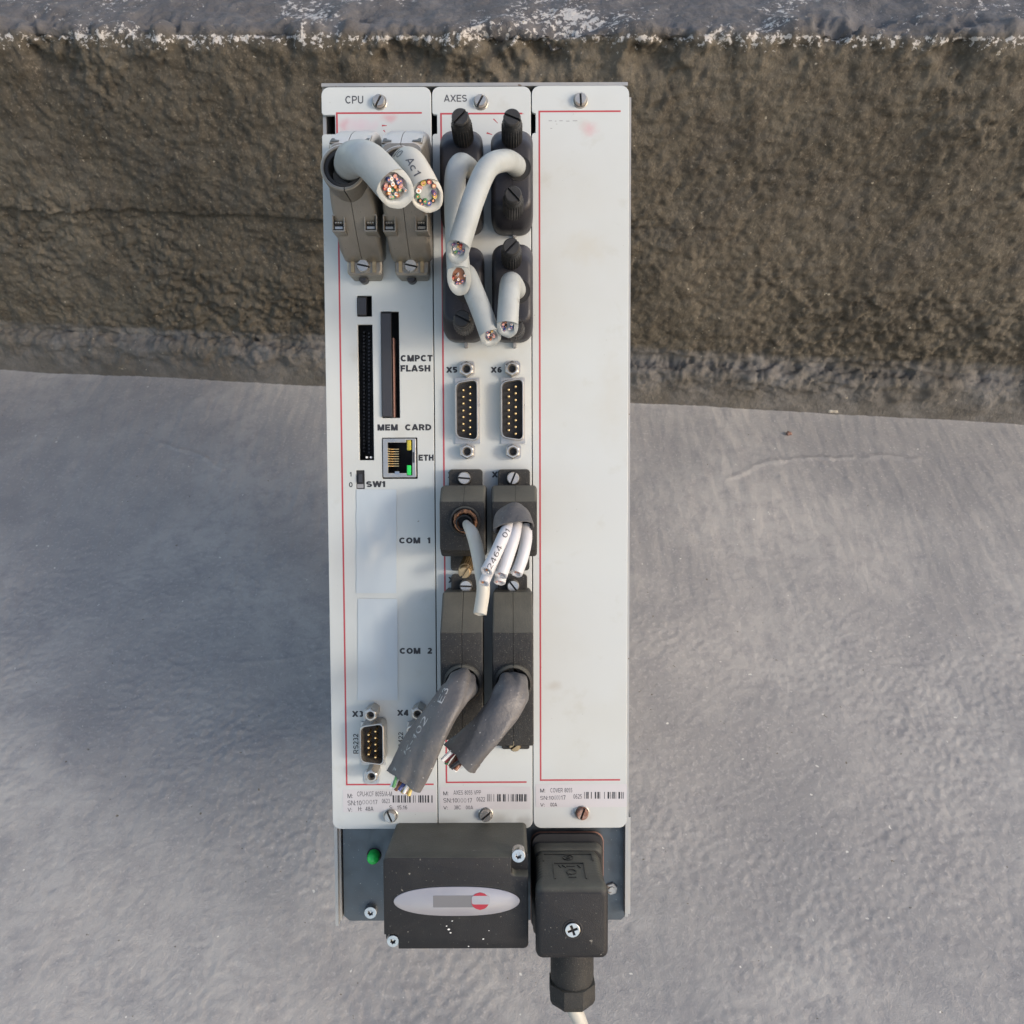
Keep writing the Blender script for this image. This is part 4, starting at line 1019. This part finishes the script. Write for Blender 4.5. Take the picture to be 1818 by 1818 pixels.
# ------------------------------------------------------------------ four rounded black plugs on the middle plate
def knob(th, px, py, ang, zt=37, z0=17):
    c = L(px, py, zt); b = B()
    b.loft([circ(c, 3.0, z0, 48), circ(c, 3.75, z0+.8, 48, 0, .05), circ(c, 3.65, zt-7.0, 48, 0, .05), circ(c, 3.35, zt-5.4, 48, 0, .0), circ(c, 3.2, zt-3.0, 48)])
    slotted(b, c, zt-3.2, zt-.2, 3.1, ang, .75, 1.3)
    th.part('thumb_screw', b, 'knob_plastic', sm=14)
def round_plug(x0, x1, y0, y1, label, knobs, cab, holepx):
    xm = (x0+x1)/2; org = L(xm, (y0+y1)/2, 0)
    th = Thing('round_plug', org, label, 'cable plug', 'rounded black plugs on the middle plate')
    b = B(); fx = lambda i, z, r, a, c: rr_ring(A[0]+i, A[1]-i, A[2]+a, A[3]-c, r, z, 6)
    A = ext(rpx(x0, x1, y0, y1, 1, 9))
    b.loft([fx(.3, .3, 4.4, .6, .3), fx(0, 5, 4.8, 0, 0), fx(0, 11.5, 4.8, .1, 0), fx(.15, 15, 4.6, 2.6, 2.8), fx(.5, 17, 4.4, 4.4, 5.0), fx(1.1, 18, 4.0, 5.4, 6.2), fx(2.2, 18.4, 3.2, 6.8, 7.6)])
    sx = (A[0]+A[1])/2 + .2
    halves(th, b, 'round_plastic', sx, gap=.07, sm=50)
    cb = B(); cb.loft([rr_ring(A[0]+1, A[1]-1, A[2]+1, A[3]-1, 5, .5, 5), rr_ring(A[0]+1, A[1]-1, A[2]+1, A[3]-1, 5, 10, 5), rr_ring(A[0]+3, A[1]-3, A[2]+8, A[3]-9, 4, 17.6, 5)]); th.part('seam_core', cb, 'slot_dark')
    for k in knobs: knob(th, *k)
    hc_ = L(*holepx, 19); b = B(); tubewall(b, hc_, 4.9, 4.5, 15, 18.65, 36, .15); th.part('cable_opening', b, 'rubber')
    b = B(); cyl(b, hc_, [(4.55, 17.5), (4.55, 18.5)], 30); th.part('opening_floor', b, 'slot_dark')
    # small moulded ear below
    e = L(xm+4, y1+8, 1); b = B(); b.loft([rr_ring(e.x-.7, e.x+.7, e.y-1.2, e.y+4, .5, 0, 3), rr_ring(e.x-.6, e.x+.6, e.y-1, e.y+4, .5, 3, 3)]); th.part('jack_pin', b, 'faded_ink')
    tb, o = cable(th, **cab); return th, tb, o
round_plug(783, 858, 237, 410, 'upper left rounded black plug, its grey cable hanging to a slanted cut end',
    [(817, 206, 45), (822, 350, -45, 34)],
    dict(P=[(834, 300, 14), (829, 296, 24), (817, 292, 33), (808, 318, 38), (809, 400, 42), (815, 494, 46)], r=[3.8, 3.8, 3.8, 3.8, 3.8, 4.1], cut=1.5, inner=.58, nw=9, rw=.45, seed=3, fill='wire_brown'), (829, 298))
round_plug(872, 946, 237, 410, 'upper right rounded black plug, its grey cable arching left and down',
    [(909, 207, -22), (911, 344, -47, 36)],
    dict(P=[(916, 298, 14), (914, 292, 26), (896, 285, 40), (866, 298, 50), (842, 350, 56), (826, 400, 60), (813, 443, 62)], r=3.75, cut=1.1, inner=.62, nw=9, rw=.5, seed=8, fill='wire_grey'), (920, 297))
round_plug(787, 860, 442, 605, 'lower left rounded black plug; its grey cable leans right towards the neighbouring cable',
    [(820, 565, -26, 33)],
    dict(P=[(832, 510, 14), (826, 497, 26), (828, 488, 36), (842, 520, 40), (858, 560, 42), (871, 597, 43)], r=3.7, cut=.8, inner=.6, nw=7, rw=.48, seed=21, fill='wire_grey'), (830, 515))
round_plug(874, 946, 437, 605, 'lower right rounded black plug; its short pale cable points straight down',
    [(908, 437, 45), (914, 578, 30, 30)],
    dict(P=[(917, 517, 14), (914, 510, 26), (907, 502, 37), (904, 525, 42), (902, 555, 45), (901, 580, 46)], r=3.75, cut=.8, inner=.62, nw=8, rw=.48, seed=33, fill='wire_grey', mat='cable_grey'), (919, 516))

# ------------------------------------------------------------------ X7 and X8: square black plugs
def lug(th, x0, x1, y0, y1, z=5.5, mat='dusty_plastic'):
    b = B(); b.loft([rpx(x0, x1, y0, y1, 1.4, .3, 4), rpx(x0, x1, y0, y1, 1.4, z-.3, 4), rpx(x0+1.2, x1-1.2, y0+1.2, y1-1.2, 1.2, z, 4)]); return th.part('mounting_lug', b, mat)
def square_plug(x0, x1, label, lugx, sx, sang, ring_c):
    th = Thing('square_plug', L((x0+x1)/2, 925, 0), label, 'cable plug')
    A0 = ext(rpx(x0, x1, 862, 988, 1, 12))
    lug(th, lugx[0], lugx[1], 833, 880); lug(th, lugx[0]+3, lugx[1]-1, 975, 1013, 4)
    b = B(); A = A0
    b.loft([rr_ring(A[0]+.6, A[1]-.6, A[2]+.3, A[3]-.2, .8, .4, 4), rr_ring(A[0], A[1], A[2], A[3], 1.2, 8, 4), rr_ring(A[0], A[1], A[2]+.4, A[3]-.3, 1.2, 15, 4),
            rr_ring(A[0]+.2, A[1]-.2, A[2]+3.2, A[3]-5.4, 1.1, 22.4, 4), rr_ring(A[0]+.6, A[1]-.6, A[2]+3.6, A[3]-5.9, 1.0, 22.8, 4)])
    halves(th, b, 'dusty_plastic', (A[0]+A[1])/2 + .5, gap=.04)
    c = L(sx, 849, 8.5); b = B(); slotted(b, c, 4, 8.5, 2.55, sang, .7, .8); th.part('lug_screw', b, 'nickel')
    w = B(); tubewall(w, c, 3.1, 2.6, 5.2, 5.75); th.part('screw_hole', w, 'slot_dark')
    b = B(); rc = L(*ring_c, 25); tubewall(b, rc, 5.7, 4.7, 22, 25, 40, .4); th.part('collar', b, 'dusty_plastic')
    return th, rc
th, rc = square_plug(784, 864, 'black square plug with a rust-brown foam ring and one bent white cable', (797, 857), 824, 175, (825, 926))
# crumbling foam ring
rn = random.Random(2); b = B(); n = 44; rings = []
for (rad, z) in ((4.6, 22.5), (4.5, 25.4), (3.9, 26.6), (3.3, 26.3), (3.0, 24.8), (2.9, 22.5)):
    rings.append([(rc.x + .2 + (rad + rn.uniform(-.35, .3))*math.cos(2*math.pi*j/n), rc.y + .1 + (rad + rn.uniform(-.35, .3))*math.sin(2*math.pi*j/n), z + rn.uniform(-.35, .45)) for j in range(n)])
b.loft(rings, False, False); th.part('foam_ring', b, 'foam', sm=60)
b = B(); tubewall(b, rc + Vector((-.1, -.5, 0)), 3.1, 2.7, 22.6, 28.0, 36, .2); th.part('inner_sleeve', b, 'rubber')
b = B(); cyl(b, rc, [(4.4, 22.5), (4.4, 22.9)], 30); th.part('collar_floor', b, 'slot_dark')
c = L(824, 1017, 17); b = B(); b.loft([circ(c, 2.4, 3, 40, 0, 0), circ(c, 2.55, 4, 40, 0, .05), circ(c, 2.55, 15.2, 40, 0, .05)]); slotted(b, c, 15, 17, 2.4, 55, .7, .9)
b.slot = None; b.v = [(v[0] + (17-v[2])*.16, v[1] + (17-v[2])*.42, v[2]) for v in b.v]; th.part('knurled_screw', b, 'brass', sm=14)
tb, o = cable(th, P=[(828, 928, 24), (829, 932, 30), (838, 946, 37), (846, 972, 40), (853, 1010, 42), (858, 1045, 43), (852, 1090, 42)], r=[1.2, 1.6, 2.35, 2.45, 2.4, 2.4, 2.4], cut=.45, mat='cable_white', inner=.82, nw=0, fill='wire_grey')
th, rc = square_plug(873, 953, 'black square plug with a wide grey sleeve spilling five cut white wires', (884, 941), 911, 68, (913, 926))
# heat-shrink sleeve: wide, flattened, open at the lower end
def sleeve_shape(t, a):
    wob = 1 + .05*math.sin(3*a + 6*t) + .03*math.sin(5*a - 9*t)
    return ((1 + .15*t)*wob, (1 - .28*t)*wob)
tbs = Tube([L(914, 930, 20), L(914, 922, 30), L(911, 916, 38), L(913, 938, 45)], [4.3, 4.8, 5.6, 6.3], n=36, shape=sleeve_shape, cut=(.18, -.85, .5))
th.part('heat_shrink', tbs.skin(.88, 4.5), 'sleeve_grey', sm=50); th.part('sleeve_inside', tbs.floor(.87, 4.2), 'slot_dark')
def white_wire(P, r=1.95, cut=.55, seed=1, mat='cable_clean', nw=3):
    return cable(th, P=P, r=r, cut=cut, mat=mat, inner=.62, nw=nw, rw=.42, seed=seed, fill='wire_black', name='white_wire', cols=['wire_pink', 'wire_orange', 'wire_white', 'wire_red'])
tbw, ow = white_wire([(907, 928, 42), (895, 950, 50), (879, 985, 54), (864, 1014, 56)], seed=4, r=2.15)
print_on(th, tbw, '2464', tbw.d[-2], tbw.d[13], 1.9, (.1, 0, 1), ow, 'grey_ink', .004, True)
print_on(th, tbw, '01', tbw.d[10], tbw.d[7], 1.9, (.1, 0, 1), ow, 'grey_ink', .004, True)
white_wire([(917, 928, 42), (912, 955, 49), (901, 990, 52), (890, 1021, 53)], seed=6, r=2.15)
white_wire([(934, 935, 40), (934, 960, 44), (927, 992, 47), (917, 1018, 48)], seed=7, r=2.1)
white_wire([(910, 930, 40), (903, 960, 42), (894, 1000, 43), (887, 1034, 43)], seed=9, r=2.1, cut=.6)
white_wire([(905, 930, 40), (892, 960, 43), (874, 1000, 46), (859, 1035, 47)], seed=12, r=1.9)

# ------------------------------------------------------------------ X9 and X10: tall black plugs with grey sleeves
def tall_plug(x0, x1, yb, label, lugx, sx, sang, collar, sl, sr, cut, seed, low):
    th = Thing('tall_plug', L((x0+x1)/2, 1180, 0), label, 'cable plug')
    lug(th, lugx[0], lugx[1], 1019, 1070)
    A = ext(rpx(x0, x1, 1052, yb, 1, 14))
    b = B()
    b.loft([rr_ring(A[0]+.8, A[1]-.8, A[2]+.3, A[3]-.1, .8, .4, 4), rr_ring(A[0]+.2, A[1]-.1, A[2], A[3], 1.0, 8, 4), rr_ring(A[0], A[1], A[2]+.3, A[3]-.2, 1.0, 12, 4),
            rr_ring(A[0], A[1], A[2]+3.0, L(850, 1121, 24).y, .9, 24, 4), rr_ring(A[0]+.4, A[1]-.4, A[2]+3.4, L(850, 1123, 24).y-.1, .8, 24.4, 4)])
    halves(th, b, 'dusty_plastic', (A[0]+A[1])/2 + .2, gap=.08)
    cb = B(); cb.loft([rr_ring(A[0]+1, A[1]-1, A[2]+1, A[3]-1, 1, .5, 3), rr_ring(A[0]+1, A[1]-1, A[2]+1, A[3]-2, 1, 10, 3), rr_ring(A[0]+1, A[1]-1, A[2]+5, A[3]-17, 1, 23.4, 3)]); th.part('seam_core', cb, 'slot_dark')
    c = L(sx, 1041, 8.5); b = B(); slotted(b, c, 4, 8.5, 2.45, sang, .5, .6); th.part('lug_screw', b, 'nickel')
    if low:
        b = B(); b.loft([rpx(891, 940, 1300, 1330, .8, .3, 3), rpx(891, 940, 1300, 1330, .8, 5.2, 3)]); th.part('mounting_lug', b, 'dusty_plastic')
        c = L(914, 1325, 6.8); b = B(); slotted(b, c, 3, 6.8, 2.4, 35, .6, .7); th.part('lug_screw', b, 'brass')
    rc = L(*collar, 27.5); b = B(); tubewall(b, rc, 7.35, 6.0, 20, 27.5, 48, .9); halves(th, b, 'dusty_plastic', (A[0]+A[1])/2 + .2, 'collar_half', .10)
    b = B(); cyl(b, rc, [(6.2, 20), (6.2, 24.8)], 36); th.part('collar_floor', b, 'slot_dark')
    def shp(t, a):
        f = sstep(.25, .7, np.array(t)); f = float(f)
        cr = max(0, math.sin(3*a + 9*t + seed))**3
        wob = 1 + .07*math.sin(2*a + 6*t + seed) + .045*math.sin(4*a - 11*t + seed*2) + .03*math.sin(7*a + 17*t) - .12*cr*(.4 + .6*math.sin(5*t)**2)
        return (wob*(1 + .10*f), wob*(1 - .42*f))
    tb = Tube([L(*p) for p in sl], sr, n=44, steps=10, cut=cut, shape=shp)
    # ragged cut: move the last ring in and out a little
    sk = tb.skin(.93, 3.2); rn = random.Random(seed); o = th.part('heat_shrink', sk, 'sleeve_grey', sm=60)
    th.part('sleeve_inside', tb.floor(.92, 2.6), 'slot_dark', o)
    return th, tb, o
th, tb, o = tall_plug(786, 859, 1312, 'left tall black plug with a wrinkled grey sleeve marked in white and angled down left', (801, 860), 827, 178, (821, 1216),
    [(823, 1222, 18), (822, 1216, 28), (812, 1226, 37), (782, 1268, 44), (752, 1320, 45), (716, 1384, 42)], [5.6, 5.8, 6.3, 6.4, 6.7, 7.3], (-.45, -.80, .35), 3, False)
print_on(th, tb, 'K-102', tb.d[44], tb.d[33], 2.1, (-.80, .42, .5), o, 'print_white', .0, True, 0, 1.015)
print_on(th, tb, '1', tb.d[49], tb.d[48], 1.6, (-.80, .42, .5), o, 'print_white', .0, True, 0, 1.015)
print_on(th, tb, 'E3', tb.d[28], tb.d[24], 2.1, (-.55, .30, .8), o, 'print_white', .0, True, 0, 1.015)
wires(th, tb, 11, .72, o, 5, .62, 3.0, ['wire_white', 'wire_green', 'wire_blue', 'wire_white', 'wire_black', 'wire_yellow', 'wire_brown'], lift=2.6)
th, tb, o = tall_plug(875, 946, 1322, 'right tall black plug with a plain crumpled grey sleeve showing red and green wire ends', (884, 936), 911, -52, (911, 1216),
    [(912, 1222, 18), (911, 1216, 28), (908, 1232, 36), (886, 1268, 40), (857, 1305, 41), (816, 1346, 39)], [5.3, 5.5, 6.0, 6.3, 6.7, 7.0], (-.62, -.70, .30), 7, True)
wires(th, tb, 11, .78, o, 9, .62, 3.2, ['wire_white', 'wire_red', 'wire_teal', 'wire_white', 'wire_brown', 'wire_green', 'wire_black'], lift=2.8)

# ------------------------------------------------------------------ power plug
th = Thing('power_plug', L(1010, 1560, bz), 'large black power plug with a domed cross-head screw and a cable leaving at the bottom', 'power plug')
b = B(); b.loft([rpx(942, 1071.5, 1476, 1650, 4.4, bz+.0, 6), rpx(942, 1071.5, 1476, 1650, 4.4, bz+1.3, 6), rpx(943.5, 1070, 1478, 1648, 4.2, bz+1.8, 6)]); th.part('gasket_rim', b, 'rim_rubber')
b = B(); b.loft([rpx(943.5, 1070.2, 1478.5, 1650, 4.2, bz+1.2, 6), rpx(943, 1070.5, 1478.5, 1652, 4.2, bz+5.5, 6), rpx(946, 1067, 1481, 1652, 4.0, bz+7, 6)]); th.part('gasket', b, 'rubber')
b = B(); b.loft([rpx(946, 1068, 1495, 1660, 3.2, bz+6.5, 6), rpx(946, 1070, 1498, 1662, 3.4, bz+9.5, 6), rpx(948, 1070, 1503, 1662, 3.2, bz+11, 6), rpx(948, 1070, 1505, 1662, 3.2, bz+13.2, 6), rpx(950, 1067, 1510, 1660, 3.0, bz+14.6, 6)]); th.part('flange_cap', b, 'dusty_plastic')
zp = 38.0; A = ext(rpx(951, 1081, 1577, 1705, 1, zp))
b = B(); rows = [(bz+13, .9, 0), (bz+16, .9, 0)]
z = bz+16.0
rings = [rr_ring(A[0]+.9, A[1]-.9, A[2]+.6, A[3]-.2, 3.0, bz+12, 6), rr_ring(A[0]+.9, A[1]-.9, A[2]+.6, A[3]-.2, 3.0, bz+17, 6)]
for k in range(9):                                         # finger grooves round the sides
    zz = bz+17.2 + k*2.0
    for (dz, ins) in ((0, .75), (.5, .45), (1.3, .45), (1.8, .75)): rings.append(rr_ring(A[0]+ins, A[1]-ins, A[2]+.5, A[3]-.15, 3.0, zz+dz, 6))
rings += [rr_ring(A[0]+.2, A[1]-.2, A[2]+.2, A[3]-.1, 2.6, zp-6.5, 6), rr_ring(A[0], A[1], A[2], A[3], 2.6, zp-3.0, 6), rr_ring(A[0]+.25, A[1]-.25, A[2]+.25, A[3]-.3, 2.6, zp-1.4, 6), rr_ring(A[0]+.9, A[1]-.9, A[2]+.9, A[3]-1.0, 2.3, zp-.4, 6), rr_ring(A[0]+2.0, A[1]-2.0, A[2]+2.0, A[3]-2.1, 1.8, zp, 6)]
b.loft(rings, True, True); body = th.part('plug_body', b, 'black_plastic', sm=50)
# raised frames and marks on the upper side
def top_pt(u, w): return (A[0] + (A[1]-A[0])*u, A[3]+.12, bz+17 + (zp-6.5-bz-17)*w)
b = B()
def bar(u0, w0, u1, w1, t=.22):
    p, q = Vector(top_pt(u0, w0)), Vector(top_pt(u1, w1)); d = (q-p).normalized(); n = Vector((-d.z, 0, d.x))*t
    b.loft([[p+n+Vector((0, -.5, 0)), p-n+Vector((0, -.5, 0)), p-n+Vector((0, .12, 0)), p+n+Vector((0, .12, 0))], [q+n+Vector((0, -.5, 0)), q-n+Vector((0, -.5, 0)), q-n+Vector((0, .12, 0)), q+n+Vector((0, .12, 0))]])
bar(.28, .98, .28, .38); bar(.72, .98, .72, .38); bar(.28, .38, .72, .38); bar(.14, .30, .14, .02); bar(.86, .30, .86, .02); bar(.14, .02, .86, .02)
for (u, w, s) in ((.5, .16, .055), (.5, .16, .02), (.52, .72, .05)):
    for k in range(12): bar(u + s*1.4*math.cos(k*math.pi/6), w + s*1.8*math.sin(k*math.pi/6), u + s*1.4*math.cos((k+1)*math.pi/6), w + s*1.8*math.sin((k+1)*math.pi/6), .12)
bar(.46, .5, .58, .5, .12); bar(.47, .62, .57, .62, .12); bar(.47, .62, .47, .84, .12); bar(.40, .46, .45, .55, .12); bar(.62, .46, .66, .56, .12); bar(.47, .92, .58, .92, .12); bar(.38, .55, .35, .46, .12)
th.part('moulded_marks', b, 'dusty_plastic', body)
b = B(); rc = L(1016.5, 1650, zp); tubewall(b, rc, 3.75, 3.15, zp-.4, zp+.25, 40, .2); th.part('screw_well', b, 'rubber', body)
b = B(); cyl(b, rc, [(3.2, zp-.3), (3.2, zp+.03)], 30); th.part('well_floor', b, 'slot_dark', body)
cr = lambda c: [(c[0]+x*.62, c[1]+y*.62) for (x, y) in [(math.cos(.35)*a_-math.sin(.35)*b_, math.sin(.35)*a_+math.cos(.35)*b_) for (a_, b_) in ((.6, .6), (.6, 3), (-.6, 3), (-.6, .6), (-3, .6), (-3, -.6), (-.6, -.6), (-.6, -3), (.6, -3), (.6, -.6), (3, -.6), (3, .6))]]
c = L(1016.5, 1650, zp); hd = plate([(q[0], q[1]) for q in circ(c, 2.8, 0, 36)], [cr(c)], zp-.2, zp+.75, .2); th.part('cross_screw', hd, 'chrome', body)
# cable gland leaving towards the foot of the device
def ylathe(c, prof, n=40, ph=0):
    b = B(); b.loft([[(c.x + r*math.cos(2*math.pi*j/n+ph), y, c.z + r*math.sin(2*math.pi*j/n+ph)) for j in range(n)] for (r, y) in prof]); return b
gc = Vector((L(1016, 1740, 17).x, 0, 15.5)); y0 = A[2]
ya = lambda py: L(1016, py, 20).y
gr = 8.6
th.part('cable_gland', ylathe(gc, [(gr-.6, y0+4), (gr, y0+.3), (gr, ya(1700)), (gr, ya(1742)), (gr-.4, ya(1752))]), 'dusty_plastic')
hexn = ylathe(gc, [(gr+1.0, ya(1750)), (gr+1.0, ya(1778)), (gr+.2, ya(1786)), (gr-1.6, ya(1789))], 8, math.pi/8)
th.part('gland_nut', hexn, 'dusty_plastic', sm=20)
yn = ya(1789); tbc = Tube([Vector((gc.x, yn+3, gc.z)), Vector((gc.x+.6, yn-3, gc.z)), Vector((gc.x+4.0, yn-12, gc.z-1)), Vector((gc.x+12, yn-45, gc.z-8)), Vector((gc.x+22, yn-110, gc.z-40)), Vector((gc.x+30, yn-170, gc.z-110))], 2.9)
th.part('power_cable', tbc.skin(.6, 1), 'cable_white', sm=60)
